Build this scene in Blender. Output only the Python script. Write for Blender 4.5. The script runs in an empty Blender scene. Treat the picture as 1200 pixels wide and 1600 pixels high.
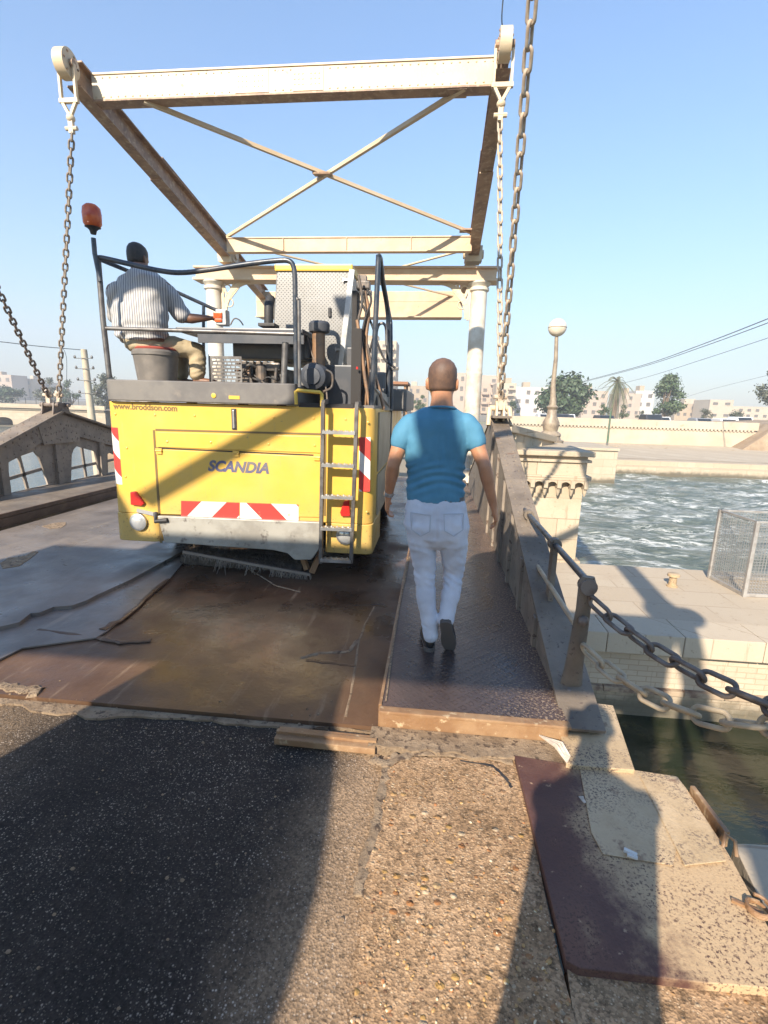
import bpy, bmesh, math, random
from mathutils import Vector, Matrix, noise
R = math.radians
sc = bpy.context.scene
col = sc.collection

# ------------------------------------------------------------------ camera, sky, sun, exposure
CZ, FPX = 1.68, 780.0                      # camera height in metres, focal length in photo pixels (1600 high)
YAW, PITCH, ROLL = R(5.4), R(11.87), R(1.6)
cf = Vector((-math.sin(YAW) * math.cos(PITCH), math.cos(YAW) * math.cos(PITCH), -math.sin(PITCH)))
_r = Vector((math.cos(YAW), math.sin(YAW), 0)); _u = _r.cross(cf)
cr = _r * math.cos(ROLL) + _u * math.sin(ROLL)
cu = _u * math.cos(ROLL) - _r * math.sin(ROLL)
cam_d = bpy.data.cameras.new('camera'); cam = bpy.data.objects.new('camera', cam_d); col.objects.link(cam)
cam.matrix_world = Matrix(((cr.x, cu.x, -cf.x, 0), (cr.y, cu.y, -cf.y, 0), (cr.z, cu.z, -cf.z, CZ), (0, 0, 0, 1)))
cam_d.sensor_fit = 'VERTICAL'; cam_d.sensor_height = 24; cam_d.lens = FPX / 1600 * 24
cam_d.clip_start = 0.02; cam_d.clip_end = 6000
sc.camera = cam

SUN = Vector((0.513, 1.565, -1.0))         # the way the sunlight travels
w = bpy.data.worlds.new('World'); sc.world = w; w.use_nodes = True
nt = w.node_tree; nt.nodes.clear()
sky = nt.nodes.new('ShaderNodeTexSky'); sky.sky_type = 'NISHITA'; sky.sun_disc = False
sky.sun_elevation = math.atan2(1, math.hypot(SUN.x, SUN.y)); sky.sun_rotation = math.atan2(-SUN.x, -SUN.y)
sky.air_density = 1.7; sky.dust_density = 0.5; sky.ozone_density = 10.0; sky.altitude = 0
bg = nt.nodes.new('ShaderNodeBackground'); bg.inputs[1].default_value = 0.12
wo = nt.nodes.new('ShaderNodeOutputWorld')
nt.links.new(sky.outputs[0], bg.inputs[0]); nt.links.new(bg.outputs[0], wo.inputs[0])
sl = bpy.data.lights.new('sun', 'SUN'); sl.energy = 5.0; sl.angle = R(0.55); sl.color = (1.0, 0.89, 0.74)
so = bpy.data.objects.new('sun', sl); col.objects.link(so); so.rotation_euler = SUN.to_track_quat('-Z', 'Y').to_euler()
so.location = (-10, -30, 20)
vs = sc.view_settings
sc.display_settings.display_device = 'sRGB'
vs.view_transform = 'Standard'; vs.look = 'None'; vs.exposure = 1.05; vs.gamma = 1.0
sc.cycles.max_bounces = 6

# ------------------------------------------------------------------ pixel -> place, used at each thing's own distance
def ray(px, py): return cf + cr * ((px - 600) / FPX) + cu * ((800 - py) / FPX)
def G(px, py, z=0.0):
    d = ray(px, py); return Vector((0, 0, CZ)) + d * ((z - CZ) / d.z)
def D(px, py, Y):
    d = ray(px, py); return Vector((0, 0, CZ)) + d * (Y / d.y)
def DX(px, py, X):
    d = ray(px, py); return Vector((0, 0, CZ)) + d * (X / d.x)
V = Vector

# ------------------------------------------------------------------ mesh helpers
class MB:
    def __init__(s): s.bm = bmesh.new()
    def box(s, c, size, rot=None, bevel=0.0, shear=None):
        r = bmesh.ops.create_cube(s.bm, size=1.0); vv = r['verts']
        for v in vv: v.co = V((v.co.x * size[0], v.co.y * size[1], v.co.z * size[2]))
        if bevel > 0:
            ee = list({e for v in vv for e in v.link_edges})
            rr = bmesh.ops.bevel(s.bm, geom=ee, offset=bevel, segments=2, affect='EDGES', profile=0.7)
            vv = list({v for f in rr['faces'] for v in f.verts} | {v for v in vv if v.is_valid})
        M = Matrix.Translation(V(c))
        if rot is not None: M = M @ (rot.to_4x4() if not isinstance(rot, Matrix) or len(rot) == 3 else rot)
        bmesh.ops.transform(s.bm, matrix=M, verts=vv)
        return s
    def bar(s, a, b, w, h, up=(0, 0, 1), bevel=0.0):
        a, b = V(a), V(b); d = b - a; L = d.length; z = d.normalized(); up = V(up)
        x = up.cross(z)
        if x.length < 1e-4: x = V((1, 0, 0)).cross(z)
        x.normalize(); y = z.cross(x)
        return s.box((a + b) / 2, (w, h, L), Matrix((x, y, z)).transposed(), bevel)
    def ibeam(s, a, b, w, h, t=0.025, up=(0, 0, 1)):
        a, b = V(a), V(b); z = (b - a).normalized(); x = V(up).cross(z).normalized(); y = z.cross(x)
        o = y * (h / 2 - t / 2)
        s.bar(a + o, b + o, w, t, up); s.bar(a - o, b - o, w, t, up)
        s.bar(a, b, t, h - 2 * t, up); return s
    def tube(s, pts, r, seg=10, cap=True):
        pts = [V(p) for p in pts]; n = len(pts)
        rs = r if isinstance(r, (list, tuple)) else [r] * n
        rings = []; ref = None
        for i, p in enumerate(pts):
            t = (pts[min(i + 1, n - 1)] - pts[max(i - 1, 0)])
            t.normalize()
            if ref is None:
                ref = V((0, 0, 1)) if abs(t.z) < 0.9 else V((1, 0, 0))
            x = (ref - t * ref.dot(t))
            if x.length < 1e-5: x = t.orthogonal()
            x.normalize(); y = t.cross(x); ref = x
            rings.append([s.bm.verts.new(p + (x * math.cos(2 * math.pi * k / seg) + y * math.sin(2 * math.pi * k / seg)) * rs[i]) for k in range(seg)])
        for i in range(n - 1):
            for k in range(seg):
                s.bm.faces.new((rings[i][k], rings[i][(k + 1) % seg], rings[i + 1][(k + 1) % seg], rings[i + 1][k]))
        if cap:
            s.bm.faces.new(rings[0][::-1]); s.bm.faces.new(rings[-1])
        return s
    def rings(s, rr, seg=20, cap=True):
        """loft through elliptical rings (centre, half axis a, half axis b)"""
        R_ = []
        for c, a, b in rr:
            c, a, b = V(c), V(a), V(b)
            R_.append([s.bm.verts.new(c + a * math.cos(2 * math.pi * k / seg) + b * math.sin(2 * math.pi * k / seg)) for k in range(seg)])
        for i in range(len(R_) - 1):
            for k in range(seg):
                s.bm.faces.new((R_[i][k], R_[i][(k + 1) % seg], R_[i + 1][(k + 1) % seg], R_[i + 1][k]))
        if cap:
            s.bm.faces.new(R_[0][::-1]); s.bm.faces.new(R_[-1])
        return s
    def limb(s, pts, ref=(1, 0, 0), seg=16):
        """tapered rounded limb: pts = (point, half width along ref, half depth)"""
        P = [(V(p), a, b) for p, a, b in pts]; out = []; n = len(P)
        for i, (p, a, b) in enumerate(P):
            t = (P[min(i + 1, n - 1)][0] - P[max(i - 1, 0)][0]).normalized()
            x = V(ref) - t * V(ref).dot(t); x.normalize(); y = t.cross(x)
            if i == 0:
                for k in (0.12, 0.55, 0.85): out.append((p - t * b * math.sqrt(1 - k * k) * 0.9, x * a * k, y * b * k))
            out.append((p, x * a, y * b))
            if i == n - 1:
                for k in (0.85, 0.55, 0.12): out.append((p + t * b * math.sqrt(1 - k * k) * 0.9, x * a * k, y * b * k))
        return s.rings(out, seg)
    def ball(s, c, r, sx=1, sy=1, sz=1, u=16, v=10, rot=None):
        q = bmesh.ops.create_uvsphere(s.bm, u_segments=u, v_segments=v, radius=1.0)
        M = Matrix.Translation(V(c)) @ (rot.to_4x4() if rot else Matrix()) @ Matrix.Diagonal((r * sx, r * sy, r * sz, 1))
        bmesh.ops.transform(s.bm, matrix=M, verts=q['verts']); return s
    def lathe(s, c, prof, seg=20, axis=None):
        """prof = (radius, height) pairs; axis = direction (default up)"""
        q = V(axis or (0, 0, 1)).to_track_quat('Z', 'Y').to_matrix(); c = V(c)
        s.rings([(c + q @ V((0, 0, h)), q @ V((max(r, 1e-4), 0, 0)), q @ V((0, max(r, 1e-4), 0))) for r, h in prof], seg); return s
    def prism(s, poly, vec):
        """polygon (3-D points, planar) pushed along vec"""
        vec = V(vec); a = [s.bm.verts.new(V(p)) for p in poly]; b = [s.bm.verts.new(V(p) + vec) for p in poly]; n = len(a)
        s.bm.faces.new(a); s.bm.faces.new(b[::-1])
        for i in range(n): s.bm.faces.new((a[i], b[i], b[(i + 1) % n], a[(i + 1) % n]))
        return s
    def quad(s, a, b, c, d):
        s.bm.faces.new([s.bm.verts.new(V(p)) for p in (a, b, c, d)]); return s
    def mesh(s, me):
        s.bm.from_mesh(me); return s
    def build(s, name, m, parent=None, smooth=False, bevel=0.0, auto=None):
        bmesh.ops.recalc_face_normals(s.bm, faces=s.bm.faces)
        me = bpy.data.meshes.new(name); s.bm.to_mesh(me); s.bm.free()
        return link_mesh(name, me, m, parent, smooth, bevel)

ORG = {}
def link_mesh(name, me, m, parent=None, smooth=False, bevel=0.0):
    if m is not None:
        me.materials.clear(); me.materials.append(m)
    if smooth:
        for p in me.polygons: p.use_smooth = True
        if smooth != 'all':
            me.set_sharp_from_angle(angle=R(smooth if not isinstance(smooth, bool) else 40))
    o = bpy.data.objects.new(name, me); col.objects.link(o)
    if parent is not None:
        org = ORG[parent.name]; me.transform(Matrix.Translation(-org)); o.parent = parent; ORG[o.name] = org
    else:
        xs = [v.co for v in me.vertices]
        c = V((sum(v.x for v in xs) / len(xs), sum(v.y for v in xs) / len(xs), min(v.z for v in xs)))
        me.transform(Matrix.Translation(-c)); o.location = c; ORG[o.name] = c.copy()
    if bevel:
        b = o.modifiers.new('bevel', 'BEVEL'); b.width = bevel; b.segments = 2; b.limit_method = 'ANGLE'; b.angle_limit = R(40)
    return o
def tag(o, label=None, cat=None, group=None, kind=None):
    if label: o['label'] = label
    if cat: o['category'] = cat
    if group: o['group'] = group
    if kind: o['kind'] = kind
    return o
def thing(name, label, cat, loc, group=None):
    o = bpy.data.objects.new(name, None); col.objects.link(o); o.location = V(loc); o.empty_display_size = 0.2
    ORG[o.name] = V(loc); return tag(o, label, cat, group)
def copy_tree(o, loc=None, parent=None, rz=None, label=None):
    c = o.copy(); col.objects.link(c)
    if parent is not None: c.parent = parent
    if loc is not None: c.location = V(loc)
    if rz is not None: c.rotation_euler.z = rz
    if label: c['label'] = label
    for ch in list(o.children): copy_tree(ch, parent=c)
    return c
def curve_mesh(cu_):
    o = bpy.data.objects.new('tmp', cu_); col.objects.link(o)
    dg = bpy.context.evaluated_depsgraph_get(); dg.update()
    me = bpy.data.meshes.new_from_object(o.evaluated_get(dg)); bpy.data.objects.remove(o); return me
def plate(outer, holes, thick):
    """flat plate with holes in local XY, thickness along Z, as mesh"""
    c = bpy.data.curves.new('plate', 'CURVE'); c.dimensions = '2D'; c.fill_mode = 'BOTH'; c.extrude = thick / 2
    for poly in [outer] + holes:
        sp = c.splines.new('POLY'); sp.points.add(len(poly) - 1); sp.use_cyclic_u = True
        for q, (x, y) in zip(sp.points, poly): q.co = (x, y, 0, 1)
    return curve_mesh(c)
def text_mesh(txt, size, shear=0.0, depth=0.001, bold=0.0, spacing=1.0):
    c = bpy.data.curves.new('text', 'FONT'); c.body = txt; c.size = size; c.shear = shear; c.extrude = depth; c.offset = bold
    c.align_x = 'LEFT'; c.space_character = spacing; return curve_mesh(c)
def fuse(mb, name, m, parent, voxel=0.01, it=6, disp=None, fac=0.5):
    """melt overlapping lofts into one continuous skin"""
    bmesh.ops.recalc_face_normals(mb.bm, faces=mb.bm.faces)
    me = bpy.data.meshes.new(name); mb.bm.to_mesh(me); mb.bm.free()
    o = bpy.data.objects.new('tmp', me); col.objects.link(o)
    q = o.modifiers.new('r', 'REMESH'); q.mode = 'VOXEL'; q.voxel_size = voxel; q.use_smooth_shade = True
    if it:
        q = o.modifiers.new('s', 'SMOOTH'); q.iterations = it; q.factor = fac
    dg = bpy.context.evaluated_depsgraph_get(); dg.update()
    me2 = bpy.data.meshes.new_from_object(o.evaluated_get(dg)); bpy.data.objects.remove(o); me2.name = name
    if disp:
        ns = [v.normal.copy() for v in me2.vertices]
        for v, n_ in zip(me2.vertices, ns): v.co += disp(v.co, n_)
    return link_mesh(name, me2, m, parent, smooth='all')

# ------------------------------------------------------------------ materials
def _n(t, ty, **kw):
    n = t.nodes.new(ty)
    for k, v in kw.items(): setattr(n, k, v)
    return n
class Mat:
    def __init__(s, name, rough=0.6, metal=0.0, spec=0.5):
        s.m = bpy.data.materials.new(name); s.m.use_nodes = True; s.t = s.m.node_tree
        s.b = s.t.nodes['Principled BSDF']; s.b.inputs['Roughness'].default_value = rough; s.b.inputs['Metallic'].default_value = metal
        s.b.inputs['Specular IOR Level'].default_value = spec
        s.tc = _n(s.t, 'ShaderNodeTexCoord'); s.geo = _n(s.t, 'ShaderNodeNewGeometry'); s.nrm = None
    def L(s, a, b): s.t.links.new(a, b)
    def pos(s, world=False, scale=(1, 1, 1), rot=(0, 0, 0)):
        mp = _n(s.t, 'ShaderNodeMapping'); mp.inputs['Scale'].default_value = scale; mp.inputs['Rotation'].default_value = rot
        s.L(s.geo.outputs['Position'] if world else s.tc.outputs['Object'], mp.inputs[0]); return mp.outputs[0]
    def noise(s, scale, detail=4, rough=0.6, vec=None, dist=0.0):
        n = _n(s.t, 'ShaderNodeTexNoise'); n.inputs['Scale'].default_value = scale; n.inputs['Detail'].default_value = detail
        n.inputs['Roughness'].default_value = rough; n.inputs['Distortion'].default_value = dist
        s.L(vec or s.pos(), n.inputs['Vector']); return n.outputs['Fac']
    def voro(s, scale, vec=None, feat='F1', out='Distance', rnd=1.0):
        n = _n(s.t, 'ShaderNodeTexVoronoi', feature=feat); n.inputs['Scale'].default_value = scale; n.inputs['Randomness'].default_value = rnd
        s.L(vec or s.pos(), n.inputs['Vector']); return n.outputs[out]
    def ramp(s, fac, lo, hi, a=0.0, b=1.0, smooth=True):
        n = _n(s.t, 'ShaderNodeMapRange'); n.inputs[1].default_value = lo; n.inputs[2].default_value = hi
        n.inputs[3].default_value = a; n.inputs[4].default_value = b
        if smooth: n.interpolation_type = 'SMOOTHSTEP'
        s.L(fac, n.inputs[0]); return n.outputs[0]
    def math(s, op, a, b=None):
        n = _n(s.t, 'ShaderNodeMath', operation=op)
        for i, q in enumerate((a, b)):
            if q is None: continue
            if isinstance(q, (int, float)): n.inputs[i].default_value = q
            else: s.L(q, n.inputs[i])
        return n.outputs[0]
    def mix(s, fac, a, b):
        n = _n(s.t, 'ShaderNodeMix', data_type='RGBA')
        for i, q in ((0, fac), (6, a), (7, b)):
            if isinstance(q, (int, float)): n.inputs[i].default_value = q
            elif isinstance(q, tuple): n.inputs[i].default_value = (*q, 1)
            else: s.L(q, n.inputs[i])
        return n.outputs[2]
    def color(s, c):
        if isinstance(c, tuple): s.b.inputs['Base Color'].default_value = (*c, 1)
        else: s.L(c, s.b.inputs['Base Color'])
    def rough(s, r): s.L(r, s.b.inputs['Roughness'])
    def bump(s, h, dist=0.01, strength=1.0):
        n = _n(s.t, 'ShaderNodeBump'); n.inputs['Distance'].default_value = dist; n.inputs['Strength'].default_value = strength
        s.L(h, n.inputs['Height'])
        if s.nrm: s.L(s.nrm, n.inputs['Normal'])
        s.nrm = n.outputs[0]; s.L(s.nrm, s.b.inputs['Normal'])
    def sep(s, vec):
        n = _n(s.t, 'ShaderNodeSeparateXYZ'); s.L(vec, n.inputs[0]); return n.outputs
def simple(name, c, rough=0.5, metal=0.0, c2=None, scale=6.0, lo=0.4, hi=0.65, bump=0.0, bscale=60, spec=0.5, c3=None, scale3=40, lo3=0.6, hi3=0.7, rvar=0.0):
    m = Mat(name, rough, metal, spec)
    q = c
    if c2:
        q = m.mix(m.ramp(m.noise(scale), lo, hi), c, c2)
    if c3:
        q = m.mix(m.ramp(m.noise(scale3, 6), lo3, hi3), q, c3)
    m.color(q)
    if rvar: m.rough(m.ramp(m.noise(scale * 1.7), 0.3, 0.7, rough - rvar, rough + rvar))
    if bump: m.bump(m.noise(bscale, 5), bump)
    return m.m
M = {}
# painted bridge steel
M['cream'] = simple('cream bridge paint', (0.56, 0.43, 0.27), 0.5, c2=(0.60, 0.49, 0.34), scale=2, c3=(0.40, 0.24, 0.13), scale3=9, lo3=0.64, hi3=0.76, bump=0.002, bscale=30)
M['cream_rust'] = simple('rust stained bridge paint', (0.34, 0.21, 0.125), 0.55, c2=(0.22, 0.13, 0.08), scale=5, c3=(0.45, 0.33, 0.21), scale3=14, lo3=0.5, hi3=0.7, bump=0.002, bscale=30)
M['white_paint'] = simple('chipped white column paint', (0.60, 0.55, 0.46), 0.55, c2=(0.50, 0.41, 0.30), scale=3, c3=(0.35, 0.28, 0.22), scale3=16, lo3=0.66, hi3=0.7, bump=0.003, bscale=25)
M['chain'] = simple('chain steel', (0.50, 0.41, 0.31), 0.55, 0.0, c2=(0.36, 0.27, 0.19), scale=14, bump=0.001)
M['chain_dark'] = simple('dark chain steel', (0.19, 0.155, 0.13), 0.55, 0.2, c2=(0.12, 0.085, 0.065), scale=14, bump=0.001)
M['chain_mid'] = simple('grey chain steel', (0.30, 0.25, 0.195), 0.55, 0.1, c2=(0.2, 0.155, 0.12), scale=14, bump=0.001)
M['cream_pink'] = simple('pinkish cream bridge paint', (0.50, 0.345, 0.205), 0.5, c2=(0.55, 0.41, 0.26), scale=2, c3=(0.32, 0.18, 0.10), scale3=9, lo3=0.62, hi3=0.76, bump=0.002, bscale=30)
M['kerb'] = simple('dark brown kerb steel', (0.085, 0.052, 0.034), 0.6, c2=(0.14, 0.09, 0.06), scale=4, bump=0.004, bscale=30)
M['chain_pale'] = simple('pale chain steel', (0.46, 0.37, 0.25), 0.6, 0.1, c2=(0.36, 0.28, 0.19), scale=10, bump=0.001)
m = Mat('grey girder paint', 0.5)
q = m.mix(m.ramp(m.noise(3, 6), 0.35, 0.65), (0.14, 0.11, 0.082), (0.22, 0.175, 0.13))
q = m.mix(m.ramp(m.noise(34, 3), 0.62, 0.66), q, (0.10, 0.075, 0.06)); q = m.mix(m.ramp(m.noise(6, 5), 0.62, 0.72), q, (0.16, 0.09, 0.05))
m.color(q); m.rough(m.ramp(m.noise(5), 0.3, 0.7, 0.5, 0.78)); m.bump(m.noise(34, 3), 0.003); M['girder'] = m.m
m = Mat('weathered dark girder', 0.6)
q = m.mix(m.ramp(m.noise(4, 6), 0.35, 0.65), (0.19, 0.155, 0.125), (0.27, 0.22, 0.17)); q = m.mix(m.ramp(m.noise(18, 4), 0.6, 0.66), q, (0.10, 0.065, 0.045))
m.color(q); m.bump(m.noise(30, 3), 0.003); M['girder_dark'] = m.m
M['rail'] = simple('black rail paint', (0.035, 0.045, 0.06), 0.35, 0.2, c2=(0.07, 0.07, 0.075), scale=9, rvar=0.1)
M['rail_grey'] = simple('worn grey rail', (0.17, 0.16, 0.15), 0.4, 0.5, c2=(0.10, 0.09, 0.085), scale=9)
M['black'] = simple('black rubber', (0.02, 0.02, 0.021), 0.6, c2=(0.045, 0.04, 0.036), scale=12)
M['hose'] = simple('dusty hose', (0.055, 0.05, 0.045), 0.55, c2=(0.14, 0.10, 0.07), scale=12)
M['copper'] = simple('brown pipe', (0.30, 0.17, 0.09), 0.5, 0.2, c2=(0.18, 0.12, 0.08), scale=12)
# ------------------------------------------------------------------ ground materials
def dusty(m, q, scale=1.2, lo=0.5, hi=0.75, c=(0.33, 0.24, 0.16)):
    return m.mix(m.ramp(m.noise(scale, 6, 0.65), lo, hi), q, c)
# old asphalt: dark bitumen with bright aggregate, dusty tan painted where the sun falls
def shade(m, q, fac, k):
    n = _n(m.t, 'ShaderNodeMix', data_type='RGBA'); n.blend_type = 'MULTIPLY'; m.L(fac, n.inputs[0]); m.L(q, n.inputs[6]); n.inputs[7].default_value = (k, k, k, 1); return n.outputs[2]
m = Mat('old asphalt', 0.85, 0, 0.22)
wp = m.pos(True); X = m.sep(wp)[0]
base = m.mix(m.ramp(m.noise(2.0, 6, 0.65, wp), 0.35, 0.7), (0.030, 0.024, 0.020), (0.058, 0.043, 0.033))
sun_dust = m.ramp(m.math('ADD', X, m.math('MULTIPLY', m.noise(2.2, 6, 0.65, wp), 0.6)), -0.34, 0.10)
base = m.mix(sun_dust, base, (0.36, 0.245, 0.15))  # sunlit footway side painted tan, shadowed lane left near black
sun_dust_l = m.ramp(m.math('ADD', X, m.math('MULTIPLY', m.noise(1.5, 5, 0.6, wp), 0.9)), -1.1, -2.2)
base = m.mix(m.math('MULTIPLY', sun_dust_l, m.ramp(m.sep(wp)[1], 1.0, 2.0)), base, (0.26, 0.18, 0.11))  # sunlit patch by the left seam painted tan as well
cA = m.sep(m.voro(115, wp, out='Color')); dA = m.voro(115, wp)
base = shade(m, base, m.ramp(cA[1], 0.1, 0.9, 0, 0.75, False), 0.45)
base = shade(m, base, m.ramp(m.noise(60, 4, 0.75, wp), 0.45, 0.7), 0.5)
clus = m.ramp(m.noise(1.2, 6, 0.7, wp), 0.36, 0.62, 0.25, 1.0)
chip = m.math('MULTIPLY', m.math('MULTIPLY', m.ramp(cA[0], 0.72, 0.98), m.ramp(dA, 0.55, 0.1)), clus)
base = m.mix(chip, base, (0.55, 0.46, 0.37))
cB = m.sep(m.voro(210, wp, out='Color')); chipB = m.math('MULTIPLY', m.math('MULTIPLY', m.ramp(cB[0], 0.80, 0.98), m.ramp(m.voro(210, wp), 0.6, 0.1)), clus)
base = m.mix(chipB, base, (0.42, 0.35, 0.28))
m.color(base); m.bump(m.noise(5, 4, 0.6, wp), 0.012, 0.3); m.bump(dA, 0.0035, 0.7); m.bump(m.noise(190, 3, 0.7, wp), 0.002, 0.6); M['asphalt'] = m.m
# pebble concrete: worn cement with exposed mixed aggregate
m = Mat('pebbled concrete', 0.9, 0, 0.25)
wp = m.pos(True); wq = m.pos(True, (1, 1.25, 1))
base = m.mix(m.ramp(m.noise(2.2, 7, 0.7, wp), 0.35, 0.68), (0.36, 0.22, 0.115), (0.54, 0.35, 0.20))
c1 = m.sep(m.voro(48, wq, out='Color')); d1 = m.voro(48, wq); c2 = m.sep(m.voro(110, wq, out='Color')); d2 = m.voro(110, wq)
base = shade(m, base, m.ramp(c2[1], 0.15, 0.95, 0, 0.9, False), 0.45)
base = m.mix(m.math('MULTIPLY', m.ramp(c2[0], 0.7, 0.95), m.ramp(d2, 0.5, 0.15)), base, (0.60, 0.44, 0.28))
st = m.math('MULTIPLY', m.ramp(c1[0], 0.66, 0.70), m.ramp(d1, 0.42, 0.30))
stc = m.mix(m.ramp(c1[1], 0.3, 0.7), (0.36, 0.20, 0.085), (0.47, 0.345, 0.215)); stc = m.mix(m.ramp(c1[2], 0.75, 0.85), stc, (0.22, 0.11, 0.06))
base = m.mix(m.math('MULTIPLY', st, m.ramp(m.noise(3.5, 4, 0.6, wp), 0.38, 0.55)), base, stc)
c0 = m.sep(m.voro(21, wq, out='Color')); d0 = m.voro(21, wq)
st0 = m.math('MULTIPLY', m.math('MULTIPLY', m.ramp(c0[0], 0.72, 0.75), m.ramp(m.math('ADD', d0, m.math('MULTIPLY', m.noise(60, 2, 0.5, wp), 0.12)), 0.40, 0.33)), m.ramp(m.sep(wp)[1], 2.1, 1.7))
st0c = m.mix(m.ramp(c0[1], 0.35, 0.65), (0.44, 0.26, 0.09), (0.52, 0.39, 0.25)); st0c = m.mix(m.ramp(c0[2], 0.7, 0.8), st0c, (0.34, 0.155, 0.06))
base = m.mix(st0, base, st0c)
base = shade(m, base, m.ramp(m.noise(26, 6, 0.75, wp), 0.50, 0.64), 0.45)
base = shade(m, base, m.ramp(m.noise(1.6, 5, 0.65, wp), 0.50, 0.68, 0, 0.8), 0.5)
m.color(base); m.bump(m.noise(6, 5, 0.65, wp), 0.02, 0.3); m.bump(m.math('MULTIPLY', st0, m.ramp(d0, 0.45, 0.0)), 0.012, 0.8); m.bump(m.math('MULTIPLY', st, m.ramp(d1, 0.45, 0.0)), 0.006, 0.7); m.bump(d2, 0.003, 0.6); m.bump(m.noise(26, 6, 0.75, wp), -0.006, 0.7); m.bump(m.noise(170, 4, 0.75, wp), 0.003, 0.6); M['pebble_concrete'] = m.m
m = Mat('cement crust', 0.9)
base = m.mix(m.ramp(m.noise(9, 7, 0.7), 0.35, 0.65), (0.22, 0.15, 0.09), (0.36, 0.26, 0.165)); base = m.mix(m.ramp(m.noise(30, 5), 0.54, 0.64), base, (0.10, 0.065, 0.042))
m.color(base); m.bump(m.noise(30, 7, 0.75), 0.03, 0.8); M['crust'] = m.m
# wet muddy steel leaf
m = Mat('wet muddy deck', 0.4, 0, 0.28)
wp = m.pos(True)
base = m.mix(m.ramp(m.noise(1.1, 6, 0.6, wp), 0.35, 0.68), (0.080, 0.043, 0.025), (0.150, 0.084, 0.046))
base = m.mix(m.ramp(m.noise(4.5, 6, 0.65, wp), 0.56, 0.72), base, (0.085, 0.055, 0.038))
strk = m.noise(3, 5, 0.6, m.pos(True, (5, 0.6, 1))); base = m.mix(m.ramp(strk, 0.58, 0.72, 0, 0.6), base, (0.27, 0.19, 0.125))
base = m.mix(m.ramp(m.noise(55, 3, 0.6, wp), 0.7, 0.76), base, (0.06, 0.04, 0.03))
wet = m.ramp(m.math('ADD', m.noise(1.0, 6, 0.62, wp), m.math('MULTIPLY', m.sep(wp)[1], 0.035)), 0.54, 0.74)
base = m.mix(m.math('MULTIPLY', wet, 0.75), base, (0.05, 0.03, 0.018))
m.color(base); m.rough(m.math('SUBTRACT', m.ramp(m.noise(1.6, 5, 0.6, wp), 0.35, 0.68, 0.34, 0.62), m.math('MULTIPLY', wet, 0.24)))
m.bump(m.noise(2.6, 5, 0.6, wp), 0.03, 0.35); m.bump(m.noise(40, 4, 0.7, wp), 0.003, 0.5); M['mud'] = m.m
# grey dusty steel plates on the left lane
m = Mat('grey dusty deck plate', 0.4)
wp = m.pos(True)
base = m.mix(m.ramp(m.noise(1.3, 6, 0.6, wp), 0.35, 0.65), (0.135, 0.112, 0.095), (0.215, 0.178, 0.147))
base = m.mix(m.ramp(m.noise(6, 6, 0.7, wp), 0.6, 0.75), base, (0.10, 0.082, 0.072))
base = m.mix(m.ramp(m.noise(2.0, 5, 0.6, m.pos(True, (3, 0.5, 1))), 0.55, 0.75), base, (0.25, 0.205, 0.16))
m.color(base); m.rough(m.ramp(m.noise(2.2, 5, 0.6, wp), 0.35, 0.65, 0.26, 0.5)); m.bump(m.noise(3, 5, 0.6, wp), 0.02, 0.4); m.bump(m.noise(60, 4, 0.7, wp), 0.002, 0.5); M['deck_grey'] = m.m
# wet checker plate walkway
m = Mat('wet checker plate', 0.25)
wp = m.pos(True); xyz = m.sep(wp)
a = m.math('ADD', xyz[0], xyz[1]); b = m.math('SUBTRACT', xyz[0], xyz[1])
sa = m.math('SINE', m.math('MULTIPLY', a, 150.0)); sb = m.math('SINE', m.math('MULTIPLY', b, 150.0))
dia = m.math('MAXIMUM', m.math('MULTIPLY', m.ramp(sa, 0.6, 1.0), m.ramp(m.math('SINE', m.math('MULTIPLY', b, 75.0)), -0.2, 0.5)),
             m.math('MULTIPLY', m.ramp(sb, 0.6, 1.0), m.ramp(m.math('SINE', m.math('MULTIPLY', a, 75.0)), 0.2, -0.5)))
edge = m.math('MAXIMUM', m.ramp(m.math('ADD', xyz[0], m.math('MULTIPLY', m.noise(5, 5, 0.6, wp), 0.25)), 0.58, 0.8), m.ramp(m.math('ADD', xyz[0], m.math('MULTIPLY', m.noise(6, 5, 0.6, wp), 0.1)), -0.04, -0.14))
base = m.mix(m.ramp(m.noise(2.6, 6, 0.6, wp), 0.35, 0.68), (0.042, 0.030, 0.028), (0.072, 0.050, 0.042))
base = m.mix(m.math('MULTIPLY', edge, 0.6), base, (0.10, 0.065, 0.055))
base = m.mix(m.math('MULTIPLY', m.ramp(m.noise(70, 4, 0.7, wp), 0.52, 0.6), m.ramp(m.math('ADD', xyz[0], m.math('MULTIPLY', m.noise(4, 4, 0.6, wp), 0.6)), 0.55, 1.1)), base, (0.36, 0.26, 0.17))
base = m.mix(m.ramp(m.noise(17, 3, 0.5, wp), 0.72, 0.75), base, (0.02, 0.016, 0.014))
m.color(base); m.rough(m.math('ADD', m.ramp(m.noise(4, 5, 0.6, wp), 0.35, 0.7, 0.17, 0.34), m.math('MULTIPLY', edge, 0.16)))
m.bump(m.math('MULTIPLY', dia, m.ramp(m.noise(3, 4, 0.6, wp), 0.3, 0.6, 0.35, 1.0)), 0.0035, 0.8); m.bump(m.noise(60, 4, 0.7, wp), 0.002, 0.5); M['walkway'] = m.m
M['rust_plate'] = simple('rusty brown steel', (0.23, 0.125, 0.06), 0.5, c2=(0.31, 0.19, 0.10), scale=5, c3=(0.45, 0.33, 0.20), scale3=22, lo3=0.58, hi3=0.7, bump=0.004, bscale=40, rvar=0.12)
m = Mat('purple primed plate', 0.5, 0, 0.3)
wp = m.pos(True)
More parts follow.
